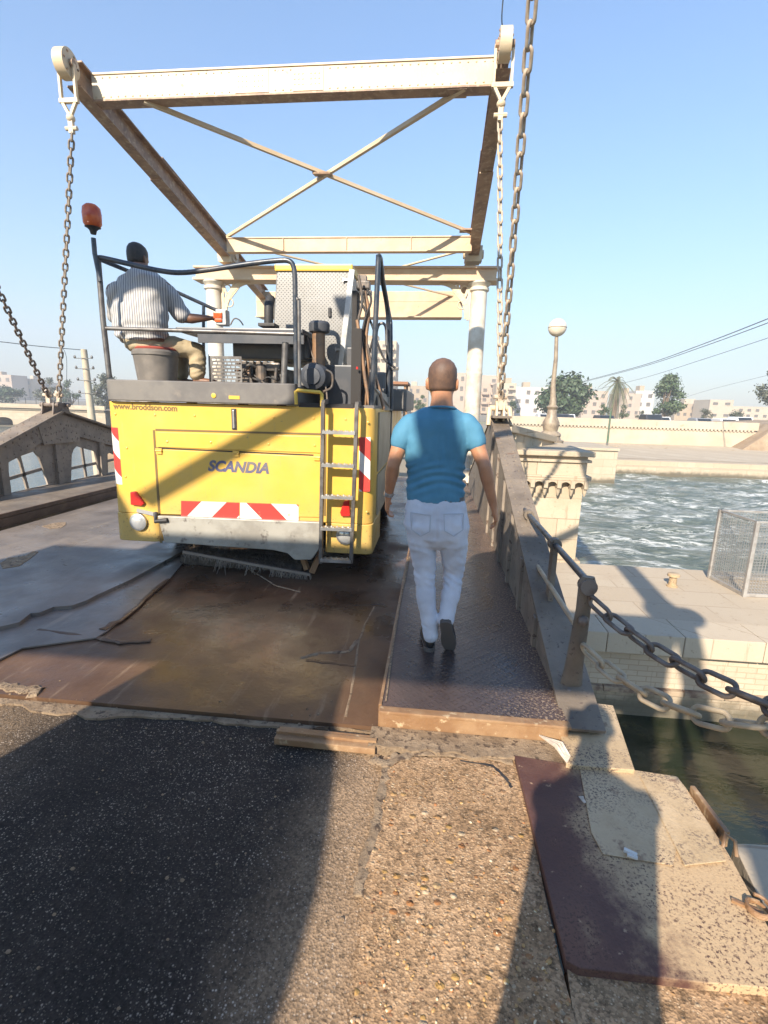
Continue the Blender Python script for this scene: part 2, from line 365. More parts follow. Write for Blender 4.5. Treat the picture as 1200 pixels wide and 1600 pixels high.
base = m.mix(m.ramp(m.noise(3, 6, 0.65, wp), 0.35, 0.65), (0.085, 0.040, 0.034), (0.15, 0.078, 0.056))
Xp = m.sep(wp)[0]
pale = m.ramp(m.math('ADD', Xp, m.math('MULTIPLY', m.noise(3.0, 7, 0.65, wp), 0.9)), 1.08, 1.30)
base = m.mix(pale, base, (0.47, 0.33, 0.19))
base = m.mix(m.math('MULTIPLY', m.ramp(m.noise(95, 5, 0.75, wp), 0.52, 0.6), m.ramp(m.noise(4, 4, 0.6, wp), 0.3, 0.6)), base, (0.085, 0.045, 0.035))
base = m.mix(m.ramp(m.noise(26, 5, 0.7, wp), 0.64, 0.72), base, (0.36, 0.24, 0.15))
m.color(base); m.rough(m.ramp(m.noise(6, 4, 0.6, wp), 0.3, 0.7, 0.4, 0.75)); m.bump(m.noise(65, 4, 0.7, wp), 0.004, 0.7); M['purple'] = m.m
m = Mat('peeling cream plate', 0.6)
wp = m.pos(True)
base = m.mix(m.ramp(m.noise(4, 6, 0.65, wp), 0.35, 0.65), (0.42, 0.30, 0.17), (0.52, 0.385, 0.235))
base = m.mix(m.math('MULTIPLY', m.ramp(m.noise(90, 5, 0.75, wp), 0.50, 0.58), m.ramp(m.noise(5, 5, 0.65, wp), 0.38, 0.6)), base, (0.10, 0.065, 0.05)); base = m.mix(m.ramp(m.noise(8, 5, 0.7, wp), 0.6, 0.7), base, (0.24, 0.15, 0.09))
m.color(base); m.bump(m.noise(48, 4, 0.7, wp), 0.005, 0.7); M['peel'] = m.m
# stone
def stone(name, c1, c2, c3, bx, bz, mortar=0.012, face='XZ', strength=0.5):
    m = Mat(name, 0.85)
    p = m.pos(True); x, y, z = m.sep(p)
    cmb = _n(m.t, 'ShaderNodeCombineXYZ'); m.L(m.math('ADD', x, y) if face == 'XZ' else x, cmb.inputs[0]); m.L(z if face == 'XZ' else y, cmb.inputs[1])
    br = _n(m.t, 'ShaderNodeTexBrick'); br.inputs['Scale'].default_value = 1.0; br.inputs['Brick Width'].default_value = bx; br.inputs['Row Height'].default_value = bz
    br.inputs['Mortar Size'].default_value = mortar; br.inputs['Mortar Smooth'].default_value = 0.3
    br.inputs['Color1'].default_value = (*c1, 1); br.inputs['Color2'].default_value = (*c2, 1); br.inputs['Mortar'].default_value = (*c3, 1)
    m.L(cmb.outputs[0], br.inputs['Vector'])
    q = m.mix(m.ramp(m.noise(1.3, 6, 0.6, p), 0.4, 0.7), br.outputs['Color'], c2)
    q = m.mix(m.ramp(m.noise(7, 5, 0.7, p), 0.6, 0.74), q, c3)
    q = m.mix(m.ramp(m.math('ADD', z, m.math('MULTIPLY', m.noise(2.5, 6, 0.65, p), 0.5)), -1.55, -1.85, 0, 0.85), q, (0.075, 0.065, 0.04))
    q = m.mix(m.ramp(m.noise(3.0, 6, 0.7, m.pos(True, (3, 3, 0.35))), 0.58, 0.72, 0, 0.55), q, (0.24, 0.175, 0.11))
    m.color(q); m.bump(br.outputs['Fac'], -0.01, strength); m.bump(m.noise(25, 5, 0.7, p), 0.012, 0.5); return m.m
M['lime'] = stone('pale limestone', (0.48, 0.40, 0.29), (0.41, 0.33, 0.23), (0.27, 0.20, 0.13), 1.1, 0.42, 0.008)
M['lime_top'] = stone('pale paving stone', (0.46, 0.385, 0.285), (0.42, 0.34, 0.245), (0.30, 0.225, 0.15), 1.0, 0.6, 0.008, 'XY', 0.4)
M['brick'] = stone('pale whitewashed brick', (0.50, 0.41, 0.30), (0.45, 0.36, 0.26), (0.37, 0.28, 0.19), 0.24, 0.075, 0.007, 'XZ', 0.3)
M['coping'] = stone('coping stone', (0.50, 0.42, 0.31), (0.46, 0.375, 0.27), (0.3, 0.22, 0.15), 0.8, 3.0, 0.008)
M['render'] = simple('cream wall render', (0.50, 0.42, 0.31), 0.85, c2=(0.43, 0.35, 0.25), scale=0.4, c3=(0.36, 0.27, 0.18), scale3=2.0, lo3=0.62, hi3=0.74)
M['dirt'] = simple('dry bank earth', (0.36, 0.265, 0.17), 0.95, c2=(0.26, 0.18, 0.11), scale=0.5, c3=(0.44, 0.35, 0.24), scale3=3, bump=0.05, bscale=3)
M['far_ground'] = simple('far ground', (0.30, 0.25, 0.18), 0.95, c2=(0.22, 0.19, 0.13), scale=0.05)

# ------------------------------------------------------------------ setting: water, banks, road
def sheet(name, x0, x1, y0, y1, z, mt, nx=1, ny=1, fn=None):
    b = bmesh.new(); g = [[b.verts.new((x0 + (x1 - x0) * i / nx, y0 + (y1 - y0) * j / ny, z)) for i in range(nx + 1)] for j in range(ny + 1)]
    for j in range(ny):
        for i in range(nx): b.faces.new((g[j][i], g[j][i + 1], g[j + 1][i + 1], g[j + 1][i]))
    if fn:
        for v in b.verts: v.co.z += fn(v.co)
    me = bpy.data.meshes.new(name); b.to_mesh(me); b.free()
    return tag(link_mesh(name, me, mt, smooth='all' if fn else False), kind='structure')
WZ = -2.2
m = Mat('churning river', 0.12)
wp = m.pos(True)
n1 = m.noise(0.42, 7, 0.62, m.pos(True, (1.0, 2.4, 1)), 1.6); n2 = m.noise(1.7, 6, 0.66, m.pos(True, (1.0, 2.8, 1)), 1.2)
big = m.ramp(m.noise(0.11, 4, 0.6, m.pos(True, (1, 1.6, 1)), 0.8), 0.36, 0.54, 0.4, 1.0)
foam = m.math('MULTIPLY', m.math('MULTIPLY', m.ramp(n1, 0.45, 0.60), m.ramp(n2, 0.43, 0.58)), big)
foam = m.math('MULTIPLY', foam, m.ramp(m.noise(6, 5, 0.7, m.pos(True, (1, 2.2, 1)), 1.0), 0.3, 0.55, 0.45, 1))
thin = m.ramp(m.math('ABSOLUTE', m.math('SUBTRACT', m.noise(1.0, 5, 0.6, m.pos(True, (1.0, 3.0, 1)), 2.0), 0.5)), 0.02, 0.0)
foam = m.math('MAXIMUM', foam, m.math('MULTIPLY', thin, m.ramp(n1, 0.4, 0.6)))
m.color(m.mix(foam, m.mix(m.ramp(n2, 0.3, 0.7), (0.075, 0.092, 0.065), (0.15, 0.17, 0.125)), (0.78, 0.78, 0.72)))
m.rough(m.ramp(foam, 0, 1, 0.28, 0.7)); m.bump(n2, 0.25, 0.7); m.bump(m.noise(5, 5, 0.6, m.pos(True, (1, 2, 1))), 0.06, 0.7); M['river'] = m.m
m = Mat('quiet canal water', 0.06)
wp = m.pos(True)
m.color(m.mix(m.ramp(m.noise(1.2, 5, 0.6, wp), 0.45, 0.75), (0.016, 0.022, 0.010), (0.075, 0.062, 0.03)))
m.rough(m.ramp(m.noise(3, 4, 0.6, wp), 0.4, 0.7, 0.05, 0.25)); m.bump(m.noise(4, 4, 0.6, m.pos(True, (1, 2, 1))), 0.02, 0.4); M['canal'] = m.m
m = Mat('calm river', 0.12)
m.color(m.mix(m.ramp(m.noise(0.3, 5, 0.6, m.pos(True, (1, 3, 1))), 0.4, 0.7), (0.07, 0.10, 0.095), (0.12, 0.15, 0.14))); m.bump(m.noise(2.5, 5, 0.65, m.pos(True, (1, 2.5, 1))), 0.06, 0.5); M['calm'] = m.m
def wave(co):
    p = V((co.x * 0.35, co.y * 0.8, 0)); return (noise.noise(p) * 0.16 + noise.noise(p * 2.7) * 0.09 + noise.noise(p * 7) * 0.03)
sheet('river_water', 2.4, 46, 8.9, 34.5, WZ, M['river'], 150, 130, wave)
sheet('far_river_water', 46.004, 900, 8.9, 34.5, WZ - 0.004, M['calm'])
sheet('canal_water', -0.4, 60, -30, 6.6, WZ - 0.02, M['canal'])
sheet('upstream_water', -700, -5.2, -30, 62, WZ - 0.03, M['calm'])
sheet('ground', -4000, 4000, 62, 6000, 0.25, M['far_ground'])
sheet('river_bed', -900, 900, -40, 64, WZ - 1.5, M['far_ground'])
# far bank terrace on the right
qe = G(1050, 744, WZ).y
b = MB(); y0 = qe
zt = D(1050, 722, y0).z
prof = [(y0, WZ - 0.4), (y0, zt - 0.35), (y0 + 0.25, zt - 0.3), (y0 + 0.25, zt), (y0 + 9, zt + 0.25), (64, 0.2), (64, WZ - 0.4)]
x0 = D(962, 740, y0).x
b.prism([(x0, y, z) for y, z in prof], (500, 0, 0)); tag(b.build('river_bank', M['lime']), kind='structure')
yw = 46.0
b = MB()
for i in range(46):
    x = D(775, 705, yw).x + i * 0.75 + random.Random(i).random()
    if x < D(1188, 700, yw).x:
        rr = random.Random(i * 7); b.ball((x, yw - 0.8 - rr.random() * 2.2, zt + 0.2), 0.12 + rr.random() * 0.16, 1.4, 1, 0.6, 7, 5)
tag(b.build('rubble', M['dirt']), kind='stuff')
# embankment wall with dentil cornice
zb, zc0, zc1, ztw = (D(980, y, yw).z for y in (712, 669.5, 667, 655))
xl, xr = D(772, 660, yw).x, D(1186, 660, yw).x
wt = thing('embankment_wall', 'long pale embankment wall with toothed cornice along the far bank road', 'wall', ((xl + xr) / 2, yw, zb))
MB().box(((xl + xr) / 2, yw + 0.3, (zb + zc0) / 2 - 0.3), (xr - xl, 0.6, zc0 - zb + 0.6)).build('wall', M['render'], wt)
b = MB().box(((xl + xr) / 2, yw + 0.25, (zc1 + ztw) / 2), (xr - xl, 0.72, ztw - zc1))
x = xl + 0.1
while x < xr - 0.2:
    b.box((x, yw - 0.02, (zc0 + zc1) / 2 - 0.002), (0.16, 0.18, zc1 - zc0 + 0.004)); x += 0.3
b.build('cornice', M['render'], wt)
MB().box(((xl + xr) / 2, yw + 0.35, zc0 + (zc1 - zc0) / 2), (xr - xl - 0.1, 0.4, zc1 - zc0 - 0.004)).build('frieze', M['render'], wt)
b = MB(); xe = xr
b.prism([(xe - 2.5, yw - 2, zt), (xe + 1, yw - 1.2, ztw - 0.1), (xe + 6, yw - 1.5, ztw + 0.2), (xe + 60, yw - 2, ztw + 0.4), (xe + 60, yw - 6, zt)], (0, 14, 0))
tag(b.build('earth_bank', M['dirt']), kind='structure')
sheet('far_road', xl - 30, xr + 70, yw + 0.62, 62.2, ztw - 1.2, M['far_ground'])
ROADZ = ztw - 1.2

# near road, leaf deck, walkway ------------------------------------------------------------
YS = 2.33                                    # the seam between the road and the opening leaf
rng = random.Random(3)
def wob(n, a): return [rng.uniform(-a, a) for _ in range(n)]
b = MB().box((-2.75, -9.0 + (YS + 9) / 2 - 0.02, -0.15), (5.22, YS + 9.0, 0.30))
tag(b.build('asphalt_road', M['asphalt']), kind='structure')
# rough broken concrete lip along the seam
b = MB(); N = 70; prev = None
def strip(name, mt, pts_a, pts_b, z, thick, kind='structure', jit=0.0, par=None):
    bb = MB(); A = [V(p) for p in pts_a]; B = [V(p) for p in pts_b]
    bb.prism([(p.x, p.y, z) for p in A] + [(p.x, p.y, z) for p in reversed(B)], (0, 0, -thick)); o = bb.build(name, mt)
    return tag(o, kind=kind) if kind else o
xs = [-5.2 + 5.0 * i / 60 for i in range(61)]
strip('broken_seam', M['crust'], [(x, YS - 0.045 + rng.uniform(-0.03, 0.025) - (0.05 if x < -1.7 else 0) + 0.03 * math.sin(x * 5) * math.sin(x * 2.3) , 0) for x in xs], [(x, YS - 0.008, 0) for x in xs], 0.012, 0.05)
b = MB().box((-2.70, YS + 4.85, -0.10), (5.02, 9.7, 0.26))
tag(b.build('bridge_deck', M['mud']), kind='structure')
DZ = 0.03
# grey plates of the left lane, lying on the leaf
pl = [(-20, 984), (30, 972), (48, 958), (62, 957), (84, 948), (112, 946), (135, 938), (150, 930), (205, 905), (250, 880), (284, 862), (300, 846)]
P = [G(x, y, 0.075) for x, y in pl] ; P = [p for p in P]
poly = [(p.x, p.y, 0.075) for p in P] + [(P[-1].x - 0.05, 12.0, 0.075), (-5.2, 12.0, 0.075), (-5.2, P[0].y, 0.075)]
b = MB().prism(poly, (0, 0, -0.040)); tag(b.build('deck_plate', M['deck_grey']), kind='structure')
# lower thinner grey sheet between the plate and the mud
pl = [(-40, 1050), (35, 1012), (150, 996), (168, 985), (262, 908), (285, 880), (300, 850), (284, 862), (205, 905), (135, 938), (84, 948), (30, 972), (-40, 990)]
b = MB().prism([(*G(x, y, 0.045).xy, 0.045) for x, y in pl], (0, 0, -0.010)); tag(b.build('deck_patch', M['deck_grey']), kind='structure')
# raised welded strips
def weld(pts, r, z, name='weld_seam', mt=None, flat=0.3):
    bb = MB(); P_ = [G(x, y, z) for x, y in pts]; Q = []
    for i in range(len(P_) - 1):
        for k in range(5): Q.append(P_[i].lerp(P_[i + 1], k / 5) + V((rng.uniform(-1, 1), rng.uniform(-1, 1), 0)) * r * 0.35)
    Q.append(P_[-1]); bb.tube(Q, [r * rng.uniform(0.6, 1.2) for _ in Q], 7)
    for v in bb.bm.verts: v.co.z = z + (v.co.z - z) * flat
    return tag(bb.build(name, mt or M['mud']), kind='structure')
weld([(160, 985), (200, 960), (262, 905)], 0.03, 0.045)
weld([(60, 985), (150, 996), (190, 1003), (236, 1000)], 0.025, 0.04)
weld([(470, 1028), (500, 1020), (545, 1018), (558, 1000)], 0.018, DZ, mt=M['crust'])
weld([(480, 1032), (520, 1036), (556, 1040)], 0.018, DZ)
weld([(585, 948), (570, 975), (560, 1005), (553, 1060), (540, 1120)], 0.008, DZ, mt=M['crust'])
weld([(640, 870), (618, 980), (603, 1095)], 0.007, 0.165, mt=M['crust'])
weld([(375, 880), (430, 915), (470, 925)], 0.012, DZ, mt=M['crust'])
weld([(550, 946), (600, 944)], 0.006, DZ, mt=M['black'])
weld([(0, 1072), (40, 1078), (62, 1082)], 0.05, DZ, mt=M['crust'])
# white splashes on the left lane
for pts, nm in (([(65, 822), (80, 818), (92, 816), (103, 816), (103, 820), (96, 824), (80, 826)], 's'), ([(0, 880), (12, 872), (40, 868), (52, 861), (60, 862), (48, 872), (30, 884), (4, 888)], 's')):
    b = MB().prism([(*G(x, y, 0.079).xy, 0.0795) for x, y in pts], (0, 0, -0.004)); tag(b.build('dried_splash', M['crust']), kind='structure')
# flat bar step and the dark seam gap
b = MB(); a, c = G(433, 1150, 0.03), G(588, 1166, 0.03)
b.bar(a + V((0, 0, 0.005)), c + V((0, 0, 0.005)), 0.10, 0.035, bevel=0.006); b.bar(a + V((0.0, 0.0, 0.028)), c + V((0, 0.0, 0.028)), 0.022, 0.016)
tag(b.build('flat_bar', M['rust_plate']), 'rusty flat steel bar lying on the asphalt along the seam of the deck', 'steel bar')
# raised walkway of checker plate with a rolled front edge
b = MB().box((0.265, YS + 4.33, 0.08), (0.94, 8.66, 0.156)); tag(b.build('walkway', M['walkway']), kind='structure')
b = MB().box((0.265, YS - 0.012, 0.078), (0.95, 0.022, 0.148)); b.box((0.265, YS - 0.03, 0.152), (0.96, 0.05, 0.018), bevel=0.006)
b.box((-0.212, YS + 4.2, 0.10), (0.016, 8.4, 0.13)); tag(b.build('walkway_edge', M['rust_plate']), kind='structure')
b = MB(); pts = [V((-0.25 + 1.0 * i / 24, YS - 0.09 + rng.uniform(-0.012, 0.012), 0)) for i in range(25)]
strip('cement_fillet', M['crust'], [(p.x, p.y - 0.09 + rng.uniform(-0.02, 0.012), 0) for p in pts], [(p.x, YS - 0.03, 0) for p in pts], 0.055, 0.09)
# pebbled concrete strip of the near footway
pts = [(597, 1182), (598, 1210), (590, 1250), (584, 1300), (572, 1340), (566, 1400), (562, 1460), (556, 1540), (548, 1620)]
L_ = [G(x + rng.uniform(-3, 3), y, 0.035) for x, y in pts]
L_ = [V((p.x, p.y, 0)) for p in L_]
R_ = [G(x, y, 0.035) for x, y in [(806, 1186), (822, 1262), (840, 1340), (852, 1400), (874, 1500), (890, 1560), (905, 1620)]]
poly = [(p.x, p.y, 0.035) for p in L_] + [(L_[-1].x, -9, 0.035), (R_[-1].x + 0.2, -9, 0.035)] + [(p.x, p.y, 0.035) for p in reversed(R_)]
b = MB().prism(poly, (0, 0, -0.3)); tag(b.build('footway', M['pebble_concrete']), kind='structure')
weld([(620, 1180), (605, 1192), (600, 1215), (592, 1262), (585, 1300), (570, 1345), (560, 1400)], 0.022, 0.032, mt=M['crust'])
weld([(582, 1185), (600, 1195), (640, 1178), (690, 1178), (760, 1182), (800, 1190)], 0.026, 0.04, mt=M['crust'])
weld([(720, 1188), (770, 1196), (790, 1215), (800, 1230)], 0.008, 0.036, mt=M['black'], flat=0.1)
b = MB()
pr_ = random.Random(11)
for i in range(190):
    u = pr_.random(); y = 1200 + 400 * pr_.random() ** 0.8; t = (y - 1186) / 414
    x = (600 - 50 * t) + (205 + 145 * t) * pr_.random()
    s = pr_.choice([0.003, 0.004, 0.005, 0.0065, 0.008]) * pr_.uniform(0.7, 1.2)
    b.ball(G(x, y, 0.036), s, pr_.uniform(0.9, 1.5), pr_.uniform(0.7, 1.1), 0.55, 7, 5, Matrix.Rotation(pr_.uniform(0, 6), 3, 'Z'))
for v in b.bm.verts: pass
pm = Mat('pebbles', 0.6)
q = pm.mix(pm.ramp(pm.noise(18, 1, 0.5, pm.pos(True)), 0.4, 0.6), (0.42, 0.25, 0.09), (0.36, 0.24, 0.14)); q = pm.mix(pm.ramp(pm.noise(31, 1, 0.5, pm.pos(True)), 0.58, 0.66), q, (0.34, 0.14, 0.05)); q = pm.mix(pm.ramp(pm.noise(44, 1, 0.5, pm.pos(True)), 0.6, 0.64), q, (0.62, 0.52, 0.34)); pm.color(q)
tag(b.build('pebbles', pm.m, smooth='all'), kind='stuff')
b = MB(); gr2 = random.Random(77)
for i in range(260):
    if i < 150: p = V((gr2.uniform(-4.8, -0.25), YS - 0.05 + gr2.gauss(0, 0.10), 0.035 if False else 0.012))
    else: p = V((gr2.uniform(-1.6, -0.2), gr2.uniform(0.9, 2.2), 0.002))
    if p.y > YS: p.z = 0.031
    b.ball(p, gr2.choice([0.003, 0.004, 0.005, 0.007]) * gr2.uniform(0.6, 1.1), gr2.uniform(0.8, 1.5), 1, 0.7, 6, 4)
tag(b.build('gravel', M['crust']), kind='stuff')
# right hand plates of the near edge
def slab(name, mt, px, z, th, label=None, cat=None):
    o = MB().prism([(*G(x, y, z).xy, z) for x, y in px], (0, 0, -th)).build(name, mt, bevel=0.003)
    return tag(o, label, cat) if label else tag(o, kind='structure')
slab('edge_plate', M['purple'], [(804, 1180), (905, 1196), (1000, 1206), (1058, 1213), (1075, 1235), (1130, 1320), (1145, 1345), (1215, 1475), (1215, 1545), (1100, 1535), (905, 1512), (884, 1500)], 0.06, 0.05)
slab('edge_plate', M['peel'], [(868, 1090), (958, 1102), (992, 1203), (905, 1196), (885, 1192), (876, 1150)], 0.085, 0.10)
slab('edge_plate', M['peel'], [(905, 1196), (992, 1203), (1058, 1213), (1075, 1235), (1052, 1352), (942, 1334), (924, 1300)], 0.066, 0.004)
slab('edge_plate', M['peel'], [(1000, 1212), (1058, 1213), (1110, 1290), (1135, 1345), (1070, 1352)], 0.0705, 0.004)
b = MB().prism([(*G(x, y, 0.03).xy, 0.03) for x, y in [(884, 1500), (905, 1512), (1100, 1535), (1215, 1545), (1260, 1580), (1400, 1700), (900, 1700), (898, 1600)]], (0, 0, -0.25)); tag(b.build('concrete_edge', M['pebble_concrete']), kind='structure')
slab('stone_kerb', M['lime_top'], [(1146, 1318), (1165, 1318), (1230, 1322), (1260, 1440), (1215, 1440), (1185, 1400)], 0.02, 0.5, 'pale stone block at the water edge right of the rusty plates', 'stone block')
b = MB(); a, c = G(1080, 1238, 0.05), G(1135, 1312, 0.05); b.bar(a, c, 0.02, 0.07, bevel=0.004)
c2 = G(1128, 1330, 0.05); b.tube([c2 + V((0, 0, 0.02)), c2 + V((0.015, 0.02, 0.06)), c2 + V((0.04, 0.0, 0.05)), c2 + V((0.035, -0.03, 0.01))], 0.007, 8)
tag(b.build('angle_iron', M['rust_plate']), 'rusty bent angle iron sticking out along the edge over the green water', 'iron bar')
b = MB(); a = G(1185, 1425, 0.06)
for k in range(3): b.tube([a + V((0.035 * math.cos(t * 0.45 + k), 0.035 * math.sin(t * 0.45 + k), 0.004 * t / 3 + 0.008 * k)) for t in range(14)], 0.006, 7)
b.bar(a + V((-0.07, 0.03, 0.004)), a + V((0.01, -0.01, 0.004)), 0.012, 0.012)
tag(b.build('wire_coil', M['rust_plate']), 'coil of rusty wire lying on the peeling plate beside the stone block', 'wire')
# litter
b = MB(); pts = [(843, 1150), (858, 1150), (870, 1165), (882, 1178), (890, 1194), (884, 1196), (872, 1182), (858, 1168)]
for i in range(6):
    q0 = [G(843 + i * 3, 1149 + i, 0.10), G(868 + i * 2, 1166 - i, 0.115 + 0.006 * (i % 2)), G(886 + i, 1192 - i * 2, 0.10)]
    b.tube(q0, [0.004, 0.008, 0.003], 6)
M['rag'] = simple('pale rag', (0.45, 0.37, 0.29), 0.8, c2=(0.6, 0.52, 0.42), scale=30)
tag(b.build('rag', M['rag']), 'torn pale rag lying across the corner of the walkway', 'rag')
b = MB(); a = G(985, 1332, 0.08); b.box(a, (0.045, 0.014, 0.012), Matrix.Rotation(-0.5, 3, 'Z'), bevel=0.002); b.box(a + V((0.002, -0.014, -0.002)), (0.035, 0.012, 0.008), Matrix.Rotation(-0.35, 3, 'Z'))
tag(b.build('paper_scrap', simple('white paper', (0.62, 0.60, 0.56), 0.7)), 'small folded white paper scrap on the peeling plate', 'paper')
b = MB(); a = G(904, 1245, 0.075); b.prism([a, a + V((0.02, 0.004, 0)), a + V((0.022, -0.03, 0.0)), a + V((0.012, -0.035, 0))], (0, 0, 0.003))
tag(b.build('paper_scrap', M['rag']), 'tiny pale scrap at the purple plate corner beside the footway', 'paper')
# ------------------------------------------------------------------ lock wall, pier, lamp, cage
lw = thing('lock_wall', 'pale whitewashed brick lock wall with stone coping between canal and river', 'wall', (3.5, 7.5, WZ))
MB().box((17.2, 7.60, -1.85), (31.6, 2.75, 1.45)).build('wall', M['brick'], lw)
MB().box((17.2, 7.80, -1.062), (31.7, 2.38, 0.12)).build('paving', M['lime_top'], lw)
b = MB(); x = 1.4; rr = random.Random(5)
while x < 33:
    L = rr.uniform(0.7, 1.0); b.box((x + L / 2, 6.335, -1.135), (L - 0.008, 0.55, 0.27), bevel=0.012); x += L
b.build('coping', M['coping'], lw)
b = MB()
for i in range(60): b.box((1.6 + i * 0.5, 6.20, -1.83), (0.49, 0.10, 0.07), bevel=0.01)
b.build('fender', simple('stained ledge', (0.36, 0.27, 0.18), 0.8, c2=(0.16, 0.10, 0.07), scale=5), lw)
p = G(1050, 916, -1.0)
b = MB().lathe(p, [(0.085, 0), (0.085, 0.02), (0.06, 0.025), (0.055, 0.16), (0.09, 0.17), (0.09, 0.205), (0.075, 0.215)], 16)
tag(b.build('mooring_bollard', M['peel'], smooth=True), 'small round iron bollard on the paved top of the lock wall', 'bollard')
# wire cage
A, B_ = G(1108, 903, -1.0), G(1162, 932, -1.0)
H = D(1128, 796, A.y).z + 1.0
cg = thing('wire_cage', 'open wire mesh cage with grey posts standing on the lock wall', 'cage', (A + B_) / 2 + V((0.8, 0, 0)))
M['cage'] = simple('galvanised frame', (0.42, 0.40, 0.37), 0.45, 0.4, c2=(0.33, 0.30, 0.27), scale=8)
M['wire'] = simple('galvanised wire', (0.36, 0.35, 0.33), 0.45, 0.5)
C_ = B_ + V((2.2, 0.06, 0)); D_ = A + V((2.2, 0.06, 0))
for q in (A, B_, C_, D_): MB().bar(q, q + V((0, 0, H)), 0.05, 0.05, (0, 1, 0)).build('post', M['cage'], cg)
def mesh_panel(a, c, h):
    b = MB(); d = c - a; L = d.length; n = int(L / 0.045); t = d.normalized()
    for i in range(n + 1): b.bar(a + d * i / n + V((0, 0, 0.03)), a + d * i / n + V((0, 0, h - 0.02)), 0.0055, 0.0055, t)
    k = int(h / 0.045)
    for i in range(1, k): b.bar(a + V((0, 0, h * i / k)) , c + V((0, 0, h * i / k)), 0.0055, 0.0055)
    b.build('mesh_panel', M['wire'], cg)
    MB().bar(a + V((0, 0, h - 0.015)), c + V((0, 0, h - 0.015)), 0.03, 0.03).build('rail', M['cage'], cg); MB().bar(a + V((0, 0, 0.03)), c + V((0, 0, 0.03)), 0.03, 0.05).build('rail', M['cage'], cg)
for a, c in ((A, B_), (B_, C_), (A, D_), (D_, C_)): mesh_panel(a, c, H)
# pier with corbel table
PY = 10.0
xr_ = D(909, 800, PY).x; zt_ = 0.94
zc = D(870, 750, PY).z; zc2 = D(870, 762, PY).z
pier = thing('bridge_pier', 'pale limestone bridge pier with a row of small arched corbels under its cap', 'pier', (2.0, 12, WZ))
MB().box(((0.9 + xr_) / 2, PY + 2.3, (WZ - 0.3 + zc) / 2), (xr_ - 0.9, 4.4, zc - WZ + 0.3)).build('pier_body', M['lime'], pier)
b = MB(); b.box(((0.9 + xr_) / 2, PY + 2.3, (zc + zt_) / 2), (xr_ - 0.86, 4.5, zt_ - zc - 0.11))
b.box(((0.9 + xr_) / 2 + 0.03, PY + 2.3, zt_ - 0.05), (xr_ - 0.9 + 0.2, 4.72, 0.10), bevel=0.02); b.box(((0.9 + xr_) / 2 + 0.03, PY + 2.3, zt_ - 0.19), (xr_ - 0.9 + 0.12, 4.6, 0.05))
b.box(((0.9 + xr_) / 2 + 0.03, PY + 2.3, zc + 0.045), (xr_ - 0.9 + 0.16, 4.66, 0.09), bevel=0.015)
b.build('cap', M['lime'], pier)
b = MB(); n = 8; st = (xr_ - 0.95) / n
for i in range(n + 1):
    x = 0.95 + st * i
    b.box((x, PY - 0.02, zc - 0.07), (st * 0.3, 0.20, 0.15)); b.lathe((x, PY - 0.03, zc - 0.30), [(0.015, 0), (st * 0.14, 0.06), (st * 0.2, 0.15)], 10)
for i in range(n):
    x = 0.95 + st * (i + 0.5)
    arc = [(x - st / 2, zc - 0.001), (x - st / 2, zc - 0.10)] + [(x - st * 0.36 * math.cos(t * math.pi / 8), zc - 0.10 + st * 0.30 * math.sin(t * math.pi / 8)) for t in range(9)] + [(x + st / 2, zc - 0.10), (x + st / 2, zc - 0.001)]
    b.prism([(q[0], PY - 0.08, q[1]) for q in arc], (0, 0.10, 0))
b.build('corbel_table', M['lime'], pier)
b = MB(); zf = D(890, 880, PY).z
b.box(((0.9 + xr_) / 2 + 0.02, PY + 2.3, zf), (xr_ - 0.9 + 0.12, 4.6, 0.10), bevel=0.02); b.box(((0.9 + xr_) / 2 + 0.02, PY + 2.3, (zf + WZ) / 2 - 0.2), (xr_ - 0.9 + 0.08, 4.52, zf - WZ + 0.2))
b.build('plinth', M['lime'], pier)
# abutment and approach road behind
b = MB().box((-2.2, 12.03 + 25, -1.4), (6.3, 50, 2.84)); tag(b.build('approach_road', M['far_ground']), kind='structure')
# coping parapet beside the girder end
b = MB(); a0, a1 = D(783, 664, 9.6), D(856, 690, 12.2)
b.bar(a0 - V((0, 0, 0.05)), a1 + V((0, 0, 0.06)), 0.42, 0.14, bevel=0.02); b.bar(a0 - V((0, 0, 0.32)), a1 - V((0, 0, 0.22)), 0.30, 0.42)
for i in range(5):
    q0 = a0.lerp(a1, 0.1 + 0.18 * i); b.box(q0 - V((0, 0, 0.17)), (0.36, 0.12, 0.10))
tag(b.build('parapet', M['lime']), 'low stone parapet with sloped coping running from the girder to the lamp', 'parapet')
# far quay block
qy = 29.0
b = MB(); a0, a1 = D(895, 702, qy), D(960, 752, qy)
b.box(((a0.x + a1.x) / 2, qy + 2.6, (a0.z + WZ) / 2 - 0.3), (a1.x - a0.x, 5.2, a0.z - WZ + 0.6)); b.box(((a0.x + a1.x) / 2, qy + 2.6, a0.z + 0.06), (a1.x - a0.x + 0.1, 5.4, 0.14), bevel=0.02)
tag(b.build('quay_block', M['lime']), 'square pale stone quay block jutting into the river behind the pier', 'quay')
